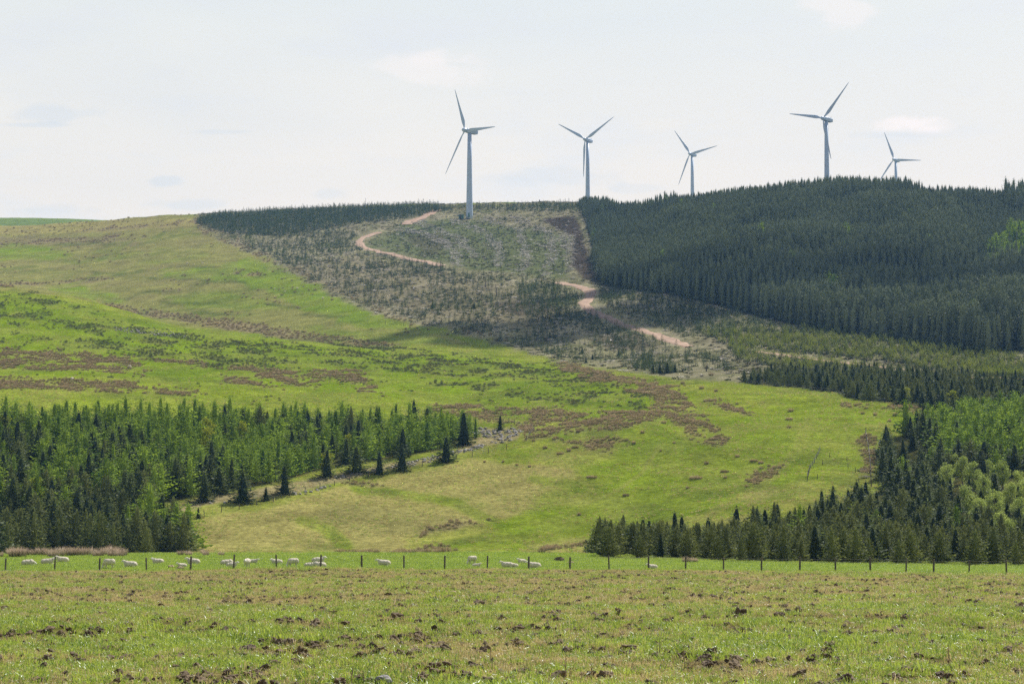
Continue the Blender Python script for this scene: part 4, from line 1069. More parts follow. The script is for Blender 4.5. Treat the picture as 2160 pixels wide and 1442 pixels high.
arcs = [[(840,486),(900,495),(950,520),(965,560)], [(960,468),(1020,490),(1050,520),(1050,560)], [(1020,462),(1090,485),(1110,530),(1100,570)], [(1080,462),(1150,490),(1165,530),(1150,580)], [(1150,520),(1195,500),(1200,570)], [(880,470),(960,500),(1000,540)], [(1290,640),(1400,655),(1480,690)]]
ma = np.maximum.reduce([mask(a, 4, 26, (800, 1700), line=9) for a in arcs])
mb = mask([(560,545),(700,520),(900,600),(1190,650),(1330,720),(1560,800),(1200,760),(900,680),(700,600)], 8, 30, (690, 1500))
P_ = scatter(np.clip(mc * 0.22 + ma * 3.5 + mb * 0.5 * sstep(-0.05, 0.15, fbm(GX / 9, GY / 12, 731, 3)), 0, 4), 0.05, maxhide=8); print('brash', len(P_))
stuff('brash', 'bleached branches and logs left lying over the felled slope', P_, CB, 4, smin=0.5, smax=1.3)
pm = ((GY > 216) & (GY < 800)).astype(float) * (1 - mclear) * np.where(GY > 520, 0.45, 1.0) * (1 - mask(LEFTWOOD, 4, 6, (214, 760))) * (1 - mask(RIGHTWOOD, 4, 6, (180, 760)))
P_ = scatter(pm * sstep(-0.15, 0.2, fbm(GX / 5, GY / 7, 741, 3)), 0.9, maxhide=6); print('tufts', len(P_))
stuff('pasture_tufts', 'tufts of grass roughening the middle pasture', P_, CT, 4, smin=0.5, smax=1.2)

def clump_mesh(seed, mat='rush', n=110, r=0.42, h=0.85):
    return mesh_np('rush_clump', *blades(n, r, h, seed, 0.035, 0.6, 0.25), [M[mat]])
CL = [clump_mesh(900 + k) for k in range(4)]; CLP = [clump_mesh(920 + k, 'rush_pale') for k in range(3)]
CLB = [clump_mesh(910 + k, 'rush', 380, 1.1, 0.85) for k in range(3)]
lone = [(1248,1008,26,'brown rush clump alone in the pasture, level with the far fence start'),(1320,1046,20,'upright two humped rush clump low in the centre of the pasture'),(1467,1010,32,'broad rush clump left of the old sheepfold track'),(1490,979,14,'small round rush clump above the broad one'),
 (1555,964,14,'small rush clump, upper of the pair beside the long clump'),(1590,973,20,'rush clump right of the upper small pair'),(1605,977,18,'dark rush clump touching its left neighbour'),(1528,996,22,'flat rush clump between the broad clump and the long one'),
 (1450,1030,12,'tiny rush clump below the broad clump'),(1355,913,12,'small rush clump under the big brown swathe'),(1400,893,14,'rush clump at the top of the grassy track'),(1337,936,14,'rush clump at the right tip of the brown patch'),
 (1222,1086,10,'tiny dark rush clump in the green slope below centre'),(1530,1008,12,'small rush clump under the flat one'),(1480,820,14,'rush clump below the felled slope, near the brown band'),(1510,826,12,'dark rush clump right of the one below the felled slope'),
 (1440,810,14,'small rush clump near the brown band top'),(1668,868,16,'rush clump at the head of the dark wet hollow'),(1665,885,22,'dark rush clump in the wet hollow'),(1664,902,12,'lowest rush clump in the wet hollow'),(1846,876,14,'rush clump on the far right of the pasture top'),
 (1888,877,16,'rush clump nearest the dark belt on the right'),(1820,873,12,'pair forming rush clump under the pasture top'),(1876,890,14,'rush clump just above the right plantation'),(1090,982,9,'tiny rush clump on the tan slope, left one'),(1117,985,10,'tiny rush clump on the tan slope, right one'),
 (1061,975,8,'tiny tan tuft near the fence line end'),(1022,975,8,'tiny tan tuft beside the fence line'),(1150,946,14,'pale tuft under the brown rush patch'),(1182,958,18,'pinkish rush clump beside the wheel tracks'),(1200,952,16,'rush clump right of the pinkish one'),(1213,945,18,'rush clump above the wheel tracks'),
 (1422,935,10,'tiny rush clump in open grass right of the brown patch'),(1394,952,7,'tiny tuft right of the brown patch'),(1500,792,14,'rush clump under the saplings at the felled slope foot')]
for q, (px, py, wpx, lab) in enumerate(lone):
    p = ground_at(px, py, 216, 900); big = wpx > 17
    o = obj('rush_clump', (CLB if big else CL)[q % 3]); o.location = p; o.rotation_euler = (0, 0, q * 1.3)
    s = wpx / FPX * p.y / (2.5 if big else 1.15); o.scale = (s, s * 0.8, min(1.6, max(0.8, s * 0.9)))
    tag(o, lab, 'rush clump', 'single brown rush clumps in the pasture')
# pale rushes between the sheep strip and the plantation
for q in range(46):
    px = [RNG.uniform(20, 265), RNG.uniform(-20, 60), RNG.uniform(280, 470), RNG.uniform(1440, 1475)][0 if q < 30 else 1 if q < 36 else 2 if q < 43 else 3]
    py = (1170 + RNG.uniform(-3, 4)) if px < 1000 else 1186
    p = ground_at(px, py, 190, 228)
    o = obj('rush_clump', CLP[q % 3]); o.location = p; o.rotation_euler = (0, 0, q * 1.7); s = RNG.uniform(0.9, 1.5) * (0.7 if px > 280 else 1); o.scale = (s, s, s * 0.9)
    tag(o, 'pale pink brown rush clump at the foot of the left plantation' if px < 280 else ('low brown rush clump behind the sheep, right of the plantation' if px < 1000 else 'pale rush clump at the foot of the right plantation'), 'rush clump',
        'pale rushes below the left plantation' if px < 280 else ('low rushes behind the sheep' if px < 1000 else 'rushes below the right plantation'))
#@@REST
# ------------------------------------------------------------------ rough field in front
FG_ = [src('grass_source', mesh_np('grass', *blades(22, 0.10, 0.10, 1000 + k, 0.0085, 1.1, 0.35, 0.5), [M['grass']])) for k in range(5)]
FD_ = [src('dry_source', mesh_np('dry', *blades(20, 0.11, 0.065, 1020 + k, 0.008, 1.6, 0.5, 0.5), [M['grass_dry']])) for k in range(4)]
CFG = collection('c_field', FG_ + FD_)
nmf = sorted([o.name for o in CFG.objects]); gidx = [nmf.index(o.name) for o in FG_]; didx = [nmf.index(o.name) for o in FD_]
inf = (PX > -200) & (PX < 2380)
for (a, b, dens, s0, s1) in ((24, 44, 95, 0.55, 1.7), (44, 80, 38, 0.7, 1.9), (80, 165, 12, 0.9, 2.3)):
    m = ((GY >= a) & (GY < b) & inf).astype(float) * nearm * (0.10 + 0.90 * sstep(-0.11, 0.05, fbm(GX / 1.1, GY / 1.5, 751, 3)))
    P_ = scatter(m, dens)
    gn = fbm(P_[:, 0] / 3.2, P_[:, 1] / 5.5, 451, 4); g2 = fbm(P_[:, 0] / 0.7, P_[:, 1] / 1.0, 761, 3)
    dry = RNG.random(len(P_)) < np.clip(0.46 + gn * 1.5 - g2 * 0.9 + (0.22 if a >= 80 else 0), 0.05, 0.92)
    pk = np.where(dry, np.array(didx)[RNG.integers(0, 4, len(P_))], np.array(gidx)[RNG.integers(0, 5, len(P_))])
    sc = RNG.uniform(s0, s1, len(P_)) * (1 + np.clip(-gn, 0, 0.3) * 1.2); print('field', len(P_))
    stuff('field_grass', 'short rough grass and dry stalks covering the near field', P_, CFG, 9, pick=pk, scale=sc, tilt=0.25)
ms_ = strip * inf
P_ = scatter(ms_, 5.0); print('strip', len(P_))
stuff('strip_grass', 'fresh green grass of the strip where the sheep lie', P_, collection('c_strip', FG_[:3]), 3, smin=1.3, smax=2.4, tilt=0.15)
P_ = scatter(((GY > 26) & (GY < 165) & inf) * nearm * sstep(-0.02, 0.14, fbm(GX / 2.6, GY / 4.0, 791, 3)), 0.55); print('tussocks', len(P_))
TU = [src('tussock_source', mesh_np('tussock', *blades(70, 0.16, 0.15, 1060 + k, 0.010, 0.8, 0.35, 0.5), [M['grass' if k < 3 else 'grass_dry']])) for k in range(5)]
stuff('field_tussocks', 'longer tufts of grass breaking up the near field', P_, collection('c_tussock', TU), 5, smin=0.5, smax=1.5, tilt=0.1)
P_ = scatter(((GY > 40) & (GY < 160) & inf) * nearm * sstep(-0.05, 0.2, fbm(GX / 7, GY / 12, 771, 3)) * np.where(GY > 75, 1.0, 0.25), 0.85)
SS = [src('straw_source', mesh_np('straw', *blades(3, 0.05, 0.24, 1040 + k, 0.012, 1.2, 0.4, 0.6), [M['straw']])) for k in range(3)]
stuff('straw', 'pale dead stalks poking out of the field', P_, collection('c_straw', SS), 3, smin=0.5, smax=1.5, tilt=0.4)
CLM = []
for k in range(6):
    me = lump(0.13, 1100 + k, 3, 0.62, 0.55); me.materials.append(M['clod']); CLM.append(me)
CLS = [src('clod_source', me) for me in CLM]
P_ = scatter(((GY > 27) & (GY < 160) & inf) * nearm * (0.22 + 0.8 * sstep(0.0, 0.14, -fbm(GX / 1.1, GY / 1.5, 751, 3))) * (1 + 1.2 * (GY < 50)), 2.4); print('clods', len(P_))
P_[:, 2] += 0.025
stuff('soil_crumbs', 'crumbs and small clods of dark soil thrown over the field', P_, collection('c_clod', CLS), 6, scale=0.20 + 0.70 * RNG.random(len(P_)) ** 2.2, tilt=0.3)
clods = [(190,1260,18),(275,1258,16),(105,1328,24),(323,1313,18),(390,1326,26),(270,1325,26),(275,1332,22),(225,1296,16),(197,1295,14),(587,1360,26),(633,1380,30),(285,1362,20),(131,1364,22),(155,1387,24),(392,1432,36),(297,1426,28),(253,1434,24),(232,1427,22),(585,1402,26),(640,1410,24),(545,1425,28),(465,1277,14),(606,1272,14),
 (435,1348,20),(185,1342,22),(360,1310,16),(150,1435,26),(78,1378,18),(620,1285,12),(1011,1276,26),(1240,1266,20),(1272,1302,20),(1256,1301,24),(1258,1312,18),(1057,1308,22),(837,1306,30),(882,1308,22),(912,1372,32),(912,1362,22),(1020,1380,36),(1095,1356,14),(1125,1346,28),(1198,1334,24),(1157,1340,16),(1034,1326,18),(1050,1334,26),(806,1376,30),(762,1384,24),(800,1424,28),
 (1003,1412,30),(1385,1390,30),(1416,1374,16),(1280,1394,28),(1250,1384,26),(1272,1412,30),(1325,1368,26),(942,1262,12),(786,1330,22),(920,1398,22),(1105,1418,24),(1140,1430,26),(735,1407,20),(990,1306,18),(1195,1278,18),(1560,1298,30),(1551,1276,16),(1912,1294,18),(2068,1282,20),(1788,1316,22),(1900,1326,20),(1918,1344,22),(2150,1282,26),(1447,1372,22),(1556,1377,26),
 (1578,1393,30),(1745,1380,28),(1752,1394,24),(1693,1378,20),(1872,1402,30),(1925,1420,36),(1915,1410,26),(2000,1434,24),(1768,1434,34),(2130,1386,22),(2034,1428,26),(1680,1432,36),(1543,1416,22),(1622,1266,14),(1848,1234,10),(1482,1306,16),(1890,1440,26),(1812,1288,18),(1685,1290,22),(2090,1306,18),(2030,1322,18),(1640,1300,20),(1480,1420,22),(1620,1412,20)]
def q4(px, py): return ('left third' if px < 720 else 'middle third' if px < 1440 else 'right third'), ('near the bottom edge' if py > 1385 else 'in the middle of the field' if py > 1315 else 'towards the fence')
for q, (px, py, w) in enumerate(clods):
    p = ground_at(px, py, 26, 165)
    o = obj('soil_clod', CLM[q % 6]); o.location = (p.x, p.y, p.z + 0.015); o.rotation_euler = (RNG.normal(0, .2), RNG.normal(0, .2), q * 2.1)
    s = w / FPX * p.y / 0.27; o.scale = (s, s * 0.9, s * RNG.uniform(0.7, 1.15))
    a, b = q4(px, py); sz = 'large' if w >= 28 else 'middling' if w >= 20 else 'small'
    tag(o, '%s lump of dark soil %s, %s of field' % (sz, b, a), 'soil clod', '%s soil clods %s, %s' % (sz, b, a))
me = lump(0.13, 1201, 3, 0.6, 0.25); me.materials.append(M['clodrock'])
p = ground_at(808, 1441, 26, 60); o = obj('field_stone', me); o.location = p; o.scale = (1.05, 1, 1.2); tag(o, 'rounded dark grey stone at the very bottom edge of the field', 'stone')
me2 = lump(0.13, 1203, 3, 0.5, 0.25); me2.materials.append(M['clodrock_tan'])
for px, py, w, lab in ((955,1249,12,'pale tan stone lying in the field below the grazing ewe'),(1031,1215,10,'pinkish stone on the field just in front of the fence'),(608,1211,10,'small brown stone in the field left of centre near the fence')):
    p = ground_at(px, py, 40, 165); o = obj('field_stone', me2); o.location = p; s = w / FPX * p.y / .26; o.scale = (s, s, s); tag(o, lab, 'stone')
gt = mesh_np('green_tuft', *blades(160, 0.16, 0.16, 1300, 0.012, 0.7, 0.3), [M['grass']])
for px, py, w, lab in ((500,1344,20,'dark mossy tuft in the field left of centre'),(372,1416,36,'mossy green hump at the bottom left of the field'),(1898,1330,28,'rough green tussock in the right half of the field'),(1933,1333,20,'bright green tuft beside the rough tussock'),(1641,1392,24,'bright green tuft low in the right half of the field'),(1218,1280,18,'small green tuft left of the upright clod'),(1548,1277,20,'dark green tuft above the long clod'),(912,1418,28,'pale tussock at the bottom of the field, centre'),(1228,1390,34,'mossy tussock beside a tall dead stem')):
    p = ground_at(px, py, 26, 165); o = obj('grass_tussock', gt); o.location = p; s = w / FPX * p.y / .36; o.scale = (s, s, s * .8); tag(o, lab, 'tussock')
stems = [(741,1443,38),(768,1443,28),(859,1399,28),(1036,1403,32),(1107,1422,22),(1192,1434,66),(1201,1438,30),(1248,1437,40),(1388,1380,22),(1392,1380,28),(1110,1354,24),(1443,1417,52),(1818,1392,30),(1832,1387,24),(1800,1400,22),(1727,1342,20),(1790,1340,20),(1820,1338,20),(2003,1397,40),(2010,1420,26),(2022,1420,20),(2082,1412,26),(2141,1292,24),(2154,1292,24),(822,1362,20),(777,1404,16),(1276,1376,16),(841,1400,16),(1228,1440,24),(1352,1432,18),(1695,1414,20),(1610,1432,18),(1518,1388,16),(2140,1328,18),(2022,1340,16)]
for q, (px, py, hp) in enumerate(stems):
    p = ground_at(px, py, 26, 90); h = hp / FPX * p.y; b = MB(); rr = random.Random(q)
    lx, ly = rr.uniform(-.12, .12) * h, rr.uniform(-.1, .1) * h
    if q == 19: lx = -0.4 * h
    b.tube([(0, 0, -0.02), (lx * .4 + rr.uniform(-.01, .01), ly * .4, h * .5), (lx, ly, h)], [0.008, 0.0065, 0.004], 5)
    for k in range(5 if hp > 35 else 2):
        z = h * rr.uniform(0.35, 0.95); a = rr.uniform(0, 6.28); b.tube([(lx * z / h, ly * z / h, z), (lx * z / h + math.cos(a) * .035, ly + math.sin(a) * .02, z + .05)], [0.005, 0.002], 4)
    o = obj('dead_stalk', b.mesh('dead_stalk', [M['stem']])); o.location = p
    a, c = q4(px, py)
    tag(o, '%s brown dead stalk standing %s, %s of field' % ('tall' if hp > 35 else 'short' if hp < 22 else 'upright', c, a), 'dead stem', '%s dead stems %s, %s' % ('tall' if hp > 35 else 'short' if hp < 22 else 'upright', c, a))

# ------------------------------------------------------------------ wire fence between field and sheep
FP = [-85,11,115,210,309,402,493,583,676,763,852,938,1028,1115,1202,1285,1368,1446,1526,1606,1687,1762,1836,1911,1969,2044,2123,2200]
fx = [pdir(a, 1201)[0] * 167 for a in FP]
root = empty('wire_fence', (0, 167, float(zat(0, 167)[0])))
tag(root, 'long stock fence of dark posts and thin wires beyond the near field', 'fence')
oz = root.location.z; tops = []
for q, x in enumerate(fx):
    z = float(zat(x, 167)[0]) - oz; rr = random.Random(q)
    b = MB(); h = rr.uniform(1.02, 1.16); tx, ty = rr.uniform(-.05, .06), rr.uniform(-.03, .03); w = rr.uniform(.065, .085)
    b.tube([(x, 0, z - 0.3), (x + tx * .5, ty * .5, z + h * .5), (x + tx, ty, z + h - 0.02), (x + tx, ty, z + h)], [w, w * .98, w * .95, w * .7], 8)
    obj('post', b.mesh('post', [M['post']]), root); tops.append((x, z, tx))
for hgt in (0.15, 0.30, 0.46, 0.62, 0.78, 0.98):
    b = MB(); rr = random.Random(int(hgt * 100)); pts = []
    for q in range(len(tops) - 1):
        (x0, z0, t0), (x1, z1, t1) = tops[q], tops[q + 1]
        for s in (0, .5):
            pts.append((x0 + (x1 - x0) * s + t0 * hgt, -0.07, z0 + (z1 - z0) * s + hgt - (0.02 if s else 0)))
    b.tube(pts, 0.006 if hgt < .9 else 0.008, 4)
    obj('wire', b.mesh('wire', [M['wire']]), root)

# ------------------------------------------------------------------ sheep
wool, t = newmat('sheep_wool'); l = t.links.new
at = N(t, 'ShaderNodeAttribute', attribute_name='tint'); tcn = N(t, 'ShaderNodeTexCoord')
no = N(t, 'ShaderNodeTexNoise', inp={'Scale': 14.0, 'Detail': 5.0}); l(tcn.outputs['Object'], no.inputs['Vector'])
mr = N(t, 'ShaderNodeMapRange', inp={'From Min': .3, 'From Max': .7, 'To Min': .78, 'To Max': 1.1}); l(no.outputs[0], mr.inputs[0])
sc = N(t, 'ShaderNodeVectorMath', operation='SCALE'); l(at.outputs['Color'], sc.inputs[0]); l(mr.outputs[0], sc.inputs['Scale'])
pb = N(t, 'ShaderNodeBsdfPrincipled', inp={'Roughness': 0.95, 'Specular IOR Level': 0.1, 'Subsurface Weight': 0.0}); l(sc.outputs[0], pb.inputs['Base Color'])
bmp = N(t, 'ShaderNodeBump', inp={'Strength': 1.0, 'Distance': 0.03}); l(no.outputs[0], bmp.inputs['Height']); l(bmp.outputs[0], pb.inputs['Normal'])
ou = N(t, 'ShaderNodeOutputMaterial'); l(pb.outputs[0], ou.inputs['Surface'])
from mathutils import noise as mnoise
def sheep_mesh(name, blobs, head, seed, woolc=(0.50, 0.45, 0.37), facec=(0.70, 0.66, 0.60)):
    """blobs: (centre, radii, pitch); fused into one skin. head = (centre, pitch, scale, yaw) adds skull, muzzle, ears"""
    bm = bmesh.new()
    def ell(c, r, pitch=0, yaw=0, sub=3):
        mt = Matrix.Translation(c) @ Matrix.Rotation(yaw, 4, 'Z') @ Matrix.Rotation(pitch, 4, 'Y') @ Matrix.Diagonal((*r, 1))
        bmesh.ops.create_icosphere(bm, subdivisions=sub, radius=1, matrix=mt)
    for b_ in blobs: ell(b_[0], b_[1], b_[2] if len(b_) > 2 else 0, b_[3] if len(b_) > 3 else 0)
    hc, hp, hs_, hy = head
    R = Matrix.Translation(hc) @ Matrix.Rotation(hy, 4, 'Z') @ Matrix.Rotation(hp, 4, 'Y')
    def hpnt(p): return R @ Vector(p)
    for c, r in (((0, 0, 0), (.115, .078, .085)), ((-.105, 0, -.018), (.085, .052, .055)), ((-.165, 0, -.028), (.04, .042, .040)), ((-.02, 0, .035), (.08, .06, .05))):
        mt = R @ Matrix.Translation(Vector(c) * hs_) @ Matrix.Diagonal((*(Vector(r) * hs_), 1)); bmesh.ops.create_icosphere(bm, subdivisions=3, radius=1, matrix=mt)
    for s in (-1, 1):
        mt = R @ Matrix.Translation(Vector((.055, s * .115, .045)) * hs_) @ Matrix.Rotation(s * 0.35, 4, 'X') @ Matrix.Diagonal((.03 * hs_, .075 * hs_, .018 * hs_, 1))
        bmesh.ops.create_icosphere(bm, subdivisions=2, radius=1, matrix=mt)
    me = bpy.data.meshes.new(name); bm.to_mesh(me); bm.free()
    o = bpy.data.objects.new(name, me); COL.objects.link(o)
    r = o.modifiers.new('r', 'REMESH'); r.mode = 'VOXEL'; r.voxel_size = 0.016; r.use_smooth_shade = True
    s_ = o.modifiers.new('s', 'SMOOTH'); s_.iterations = 3; s_.factor = 0.5
    dg_ = bpy.context.evaluated_depsgraph_get(); out = bpy.data.meshes.new_from_object(o.evaluated_get(dg_)); out.name = name
    bpy.data.objects.remove(o)
    out.materials.clear(); out.materials.append(wool)
    n = len(out.vertices); co = np.zeros(n * 3); out.vertices.foreach_get('co', co); co = co.reshape(-1, 3)
    Ri = R.inverted(); tint = np.ones((n, 4), dtype=np.float32)
    nrm = np.zeros(n * 3); out.vertices.foreach_get('normal', nrm); nrm = nrm.reshape(-1, 3)
    for i in range(n):
        p = Vector(co[i]); q = Ri @ p / hs_
        face = q.x < 0.075 and abs(q.y) < 0.21 and abs(q.z) < 0.13
        c = facec if face else woolc
        if face:
            if (abs(q.y) > 0.045 and abs(q.x + 0.045) < 0.018 and abs(q.z - 0.022) < 0.016): c = (0.03, 0.02, 0.015)     # eye
            if q.x < -0.185 and q.z > -0.045 and abs(abs(q.y) - 0.016) < 0.012: c = (0.10, 0.06, 0.05)                    # nostril
            if q.x < -0.13 and abs(q.z + 0.050) < 0.007: c = (0.20, 0.14, 0.12)                                          # mouth line
        elif p.z > 0.07:
            k = mnoise.noise(p * 9 + Vector((seed, 0, 0))) * 0.020 + mnoise.noise(p * 22 + Vector((seed, 3, 0))) * 0.012
            co[i] += nrm[i] * k
        tint[i, :3] = c
    out.vertices.foreach_set('co', co.ravel()); a = out.attributes.new('tint', 'FLOAT_COLOR', 'POINT'); a.data.foreach_set('color', tint.ravel())
    out.update(); return out
def legs(xs, ys, z0, z1, w=0.045):
    out = []
    for x in xs:
        for y in ys:
            out.append(((x, y, (z0 + z1) / 2), (w * 1.2, w * 1.1, (z1 - z0) / 2)))
            out.append(((x, y, z0 * .6 + 0.06), (w * .72, w * .72, 0.20))); out.append(((x - .02, y, 0.025), (w * 1.0, w * .8, 0.035)))
    return out
LIE = [((0.02, 0, .235), (.50, .28, .235)), ((.30, 0, .22), (.29, .29, .22)), ((-.28, 0, .26), (.25, .235, .24)), ((-.46, 0, .38), (.13, .12, .17), -0.4), ((-.46, .15, .05), (.17, .045, .045)), ((-.42, -.16, .05), (.17, .045, .045)), ((.34, -.26, .06), (.15, .05, .05)), ((.56, 0, .18), (.05, .05, .12))]
SH = {
 'up': sheep_mesh('sheep', LIE, ((-.60, 0, .475), -0.12, 1.05, 0), 1),
 'turn': sheep_mesh('sheep', LIE, ((-.56, -.05, .47), -0.1, 1.05, 0.75), 2),
 'low': sheep_mesh('sheep', LIE[:3] + LIE[4:] + [((-.48, 0, .24), (.15, .12, .14), 0.3)], ((-.63, -.04, .17), -0.35, 1.05, 0.25), 3),
 'graze': sheep_mesh('sheep', [((0, 0, .60), (.47, .27, .25)), ((.27, 0, .60), (.26, .27, .26)), ((-.26, 0, .60), (.25, .23, .25)), ((-.45, 0, .46), (.12, .11, .21), 0.5), ((.50, 0, .52), (.05, .05, .15))] + legs((-.27, .30), (-.12, .12), .24, .46), ((-.56, 0, .22), -1.05, 1.05, 0), 4),
 'stand': sheep_mesh('sheep', [((0, 0, .60), (.45, .27, .26)), ((.27, 0, .60), (.26, .28, .27)), ((-.26, 0, .60), (.25, .23, .25)), ((-.45, 0, .66), (.14, .11, .18), -0.6), ((.50, 0, .52), (.05, .06, .16))] + legs((-.27, .30), (-.13, .13), .24, .46), ((-.58, 0, .70), -0.2, 1.05, 0.4), 5),
}
# px centre, base row, width px, pose, heading in degrees (0 = head to the left, 180 = head to the right), label
FLOCK = [
 (59,1191,27,'low',176,'sheep lying flat with head down to the right, nearest the leftmost fence post'),
 (100,1189,29,'turn',178,'big sheep lying just left of the second fence post, back to the camera'),
 (132,1185,29,'up',4,'sheep lying just right of the second fence post, head raised to the left'),
 (230,1199,28,'graze',12,'humped sheep grazing beside the third post with its head down'),
 (275,1195,29,'up',0,'sheep lying alone with head up, halfway between the third and fourth posts'),
 (333,1188,25,'turn',-6,'small sheep lying right of the fourth post, farther back than its neighbours'),
 (384,1196,21,'up',-30,'sheep lying behind a dark brown stone left of the fifth post'),
 (408,1189,31,'up',2,'long sheep lying across the fifth post'),
 (479,1191,27,'low',170,'sheep lying back to back with another, left of the sixth post, farther one'),
 (489,1196,25,'up',195,'nearer sheep of the pair lying at the sixth post'),
 (521,1197,26,'stand',-82,'standing sheep seen from behind, dark under its belly'),
 (535,1187,20,'up',200,'sheep lying half hidden behind the standing rear view sheep'),
 (584,1189,24,'turn',-14,'sheep lying across the seventh post facing left'),
 (618,1196,26,'graze',-28,'plump sheep grazing between the seventh and eighth posts'),
 (671,1186,27,'up',182,'farther sheep of the group of three at the eighth post, head raised to the right'),
 (653,1199,24,'up',188,'leftmost of the three sheep at the eighth post, facing right'),
 (674,1197,28,'low',0,'nearer sheep lying right across the eighth post'),
 (810,1192,28,'up',0,'sheep lying alone between the ninth and tenth posts, facing left'),
 (996,1189,24,'graze',-35,'ewe grazing with a lamb lying in front of it'),
 (1005,1195,19,'turn',188,'lamb lying in front of the grazing ewe, head to the right'),
 (1070,1196,27,'up',2,'left sheep of two lying end to end between posts, head raised to the left'),
 (1083,1196,21,'low',20,'rump of the second sheep lying end to end with another'),
 (1101,1187,21,'up',-35,'young sheep lying with ears up behind the others, left of a post'),
 (1127,1197,28,'up',6,'sheep lying across the post right of centre, facing left'),
 (1376,1202,23,'up',-20,'lone sheep lying at the post in front of the right plantation')]
for q, (px, py, w, pose, hd, lab) in enumerate(FLOCK):
    p = ground_at(px, py, 168.5, 214)
    o = obj('sheep', SH[pose]); o.rotation_euler = (0, 0, math.radians(-hd))
    full = 1.30 if pose in ('up', 'turn', 'low') else 1.22
    s = w / FPX * p.y / full
    if pose in ('graze', 'stand'): s = max(0.88, min(1.05, s * 1.1)) if px != 996 else 0.86
    else: s = min(1.0, s * 1.12)
    if px in (1005,): s = 0.62
    o.scale = (s, s, s * (1.08 if pose not in ('graze', 'stand') else 1.0)); o.location = (p.x, p.y, p.z - 0.01)
    tag(o, lab, 'sheep', 'sheep resting behind the wire fence')
for q, (px, py, lab) in enumerate([(395,557,'leftmost far sheep beside a brown rush clump on the hillside'),(409,560,'far sheep in the middle of the hillside trio'),(427,557,'right one of the far trio on the hillside'),(579,611,'far white sheep on the bright hillside, lower left of a loose group'),(627,582,'far sheep highest on the bright slope'),(601,617,'tiny far sheep low on the bright slope'),(681,631,'far sheep near the felled slope edge, lower one'),(706,608,'far sheep right against the felled slope edge'),(627,610,'tiny far sheep in the centre of the bright slope'),(273,777,'white sheep standing among brown rushes, upper one'),(152,803,'white sheep between the brown rush swathes, lower one')]):
    p = ground_at(px, py, 430 if py > 700 else 850, 800 if py > 700 else 1700); o = obj('sheep', SH['graze' if q % 3 == 0 else 'stand']); o.location = p; o.rotation_euler = (0, 0, q * 1.7); o.scale = (1.1, 1.1, 1.1)
    tag(o, lab, 'sheep', 'far sheep on the hillside')
for px, py, w, lab, fl in ((361,1196,16,'flat brown stone in the grass between the fourth and fifth posts', .45), (381,1201,16,'dark brown stone in front of a lying sheep', .7), (1203,1187,12,'brown stone beside the fence post on the green strip', .5)):
    me = lump(0.5, px, 3, fl, 0.3); me.materials.append(M['clodrock_tan']); p = ground_at(px, py, 167.5, 214); o = obj('field_stone', me); o.location = p; s = w / FPX * p.y; o.scale = (s, s * .7, s); tag(o, lab, 'stone')
me = lump(0.5, 99, 3, .25, 0.3); me.materials.append(M['stone']); p = ground_at(12, 1204, 150, 214); o = obj('field_stone', me); o.location = p; o.scale = (.75, .3, .4); tag(o, 'flat white stone at the foot of the leftmost fence post', 'stone')
me = lump(1.0, 77, 3, .5, 0.4); me.materials.append(M['clod']); p = ground_at(1180, 1182, 170, 214); o = obj('earth_mound', me); o.location = p; o.scale = (.45, .3, .55); tag(o, 'low reddish earth scrape behind the fence between two posts', 'earth mound')

# ------------------------------------------------------------------ far fences
def far_fence(line, gap, h, label, dr, name='post_fence', r=0.07, wire=True, skip=()):
    pts = [ground_at(a, b, *dr) for a, b in line]
    root = empty(name, pts[0]); tag(root, label, 'fence'); L_ = 0; k = 0; tops = []
    for a, b in zip(pts[:-1], pts[1:]):
        d = (b - a).length; s = (gap - L_) / d if L_ else 0
        while s < 1:
            x, y = a.x + (b.x - a.x) * s, a.y + (b.y - a.y) * s; z = float(zat(x, y)[0]); rr = random.Random(k)
            m = MB(); lean = rr.uniform(-.06, .06) * h; hh = h * rr.uniform(.85, 1.1)
            m.tube([(x - pts[0].x, y - pts[0].y, z - pts[0].z - .2), (x - pts[0].x + lean, y - pts[0].y, z - pts[0].z + hh)], [r, r * .9], 6)
            obj('post', m.mesh('post', [M['post']]), root); tops.append((x - pts[0].x, y - pts[0].y, z - pts[0].z)); s += gap / d; k += 1
        L_ = gap - ((s - 1) * d if s > 1 else 0)
        L_ = 0 if L_ >= gap else L_
    if wire and len(tops) > 2:
        for f in (.35, .62, .88):
            m = MB(); m.tube([(a, b, c + h * f) for a, b, c in tops], 0.012, 3); obj('wire', m.mesh('wire', [M['wire']]), root)
    return root
far_fence([(400,1102),(440,1088),(520,1070),(620,1045),(730,1017),(850,992),(960,968),(1020,957),(1098,940)], 5.0, 1.05, 'post and wire fence climbing along the rubble beside the left plantation', (300, 620))
far_fence([(394,1128),(397,1112),(400,1100)], 5.0, 1.1, 'short fence end dropping to the corner of the left plantation', (300, 480))
far_fence([(1110,930),(1130,905),(1090,897),(1060,890)], 6.0, 1.1, 'few fence posts by the brown rushes above the pasture corner', (400, 600))
far_fence([(1580,808),(1640,816),(1700,823),(1780,833),(1840,846),(1900,854)], 5.0, 1.2, 'far fence between the pasture top and the dark belt', (440, 660))
far_fence([(1826,915),(1832,945),(1836,985),(1838,1028)], 7.0, 1.3, 'rickety fence down the right edge of the pasture by the brown rushes', (260, 520), r=0.10)
far_fence([(1703,1014),(1708,990),(1713,985),(1724,965),(1730,950)], 3.2, 1.0, 'leaning timber rail fence on the left side of the old sheepfold', (260, 480), r=0.06)
far_fence([(1724,1010),(1770,1016),(1830,1022)], 9.0, 0.9, 'low sagging fence along the bottom of the old sheepfold', (260, 480), r=0.06)
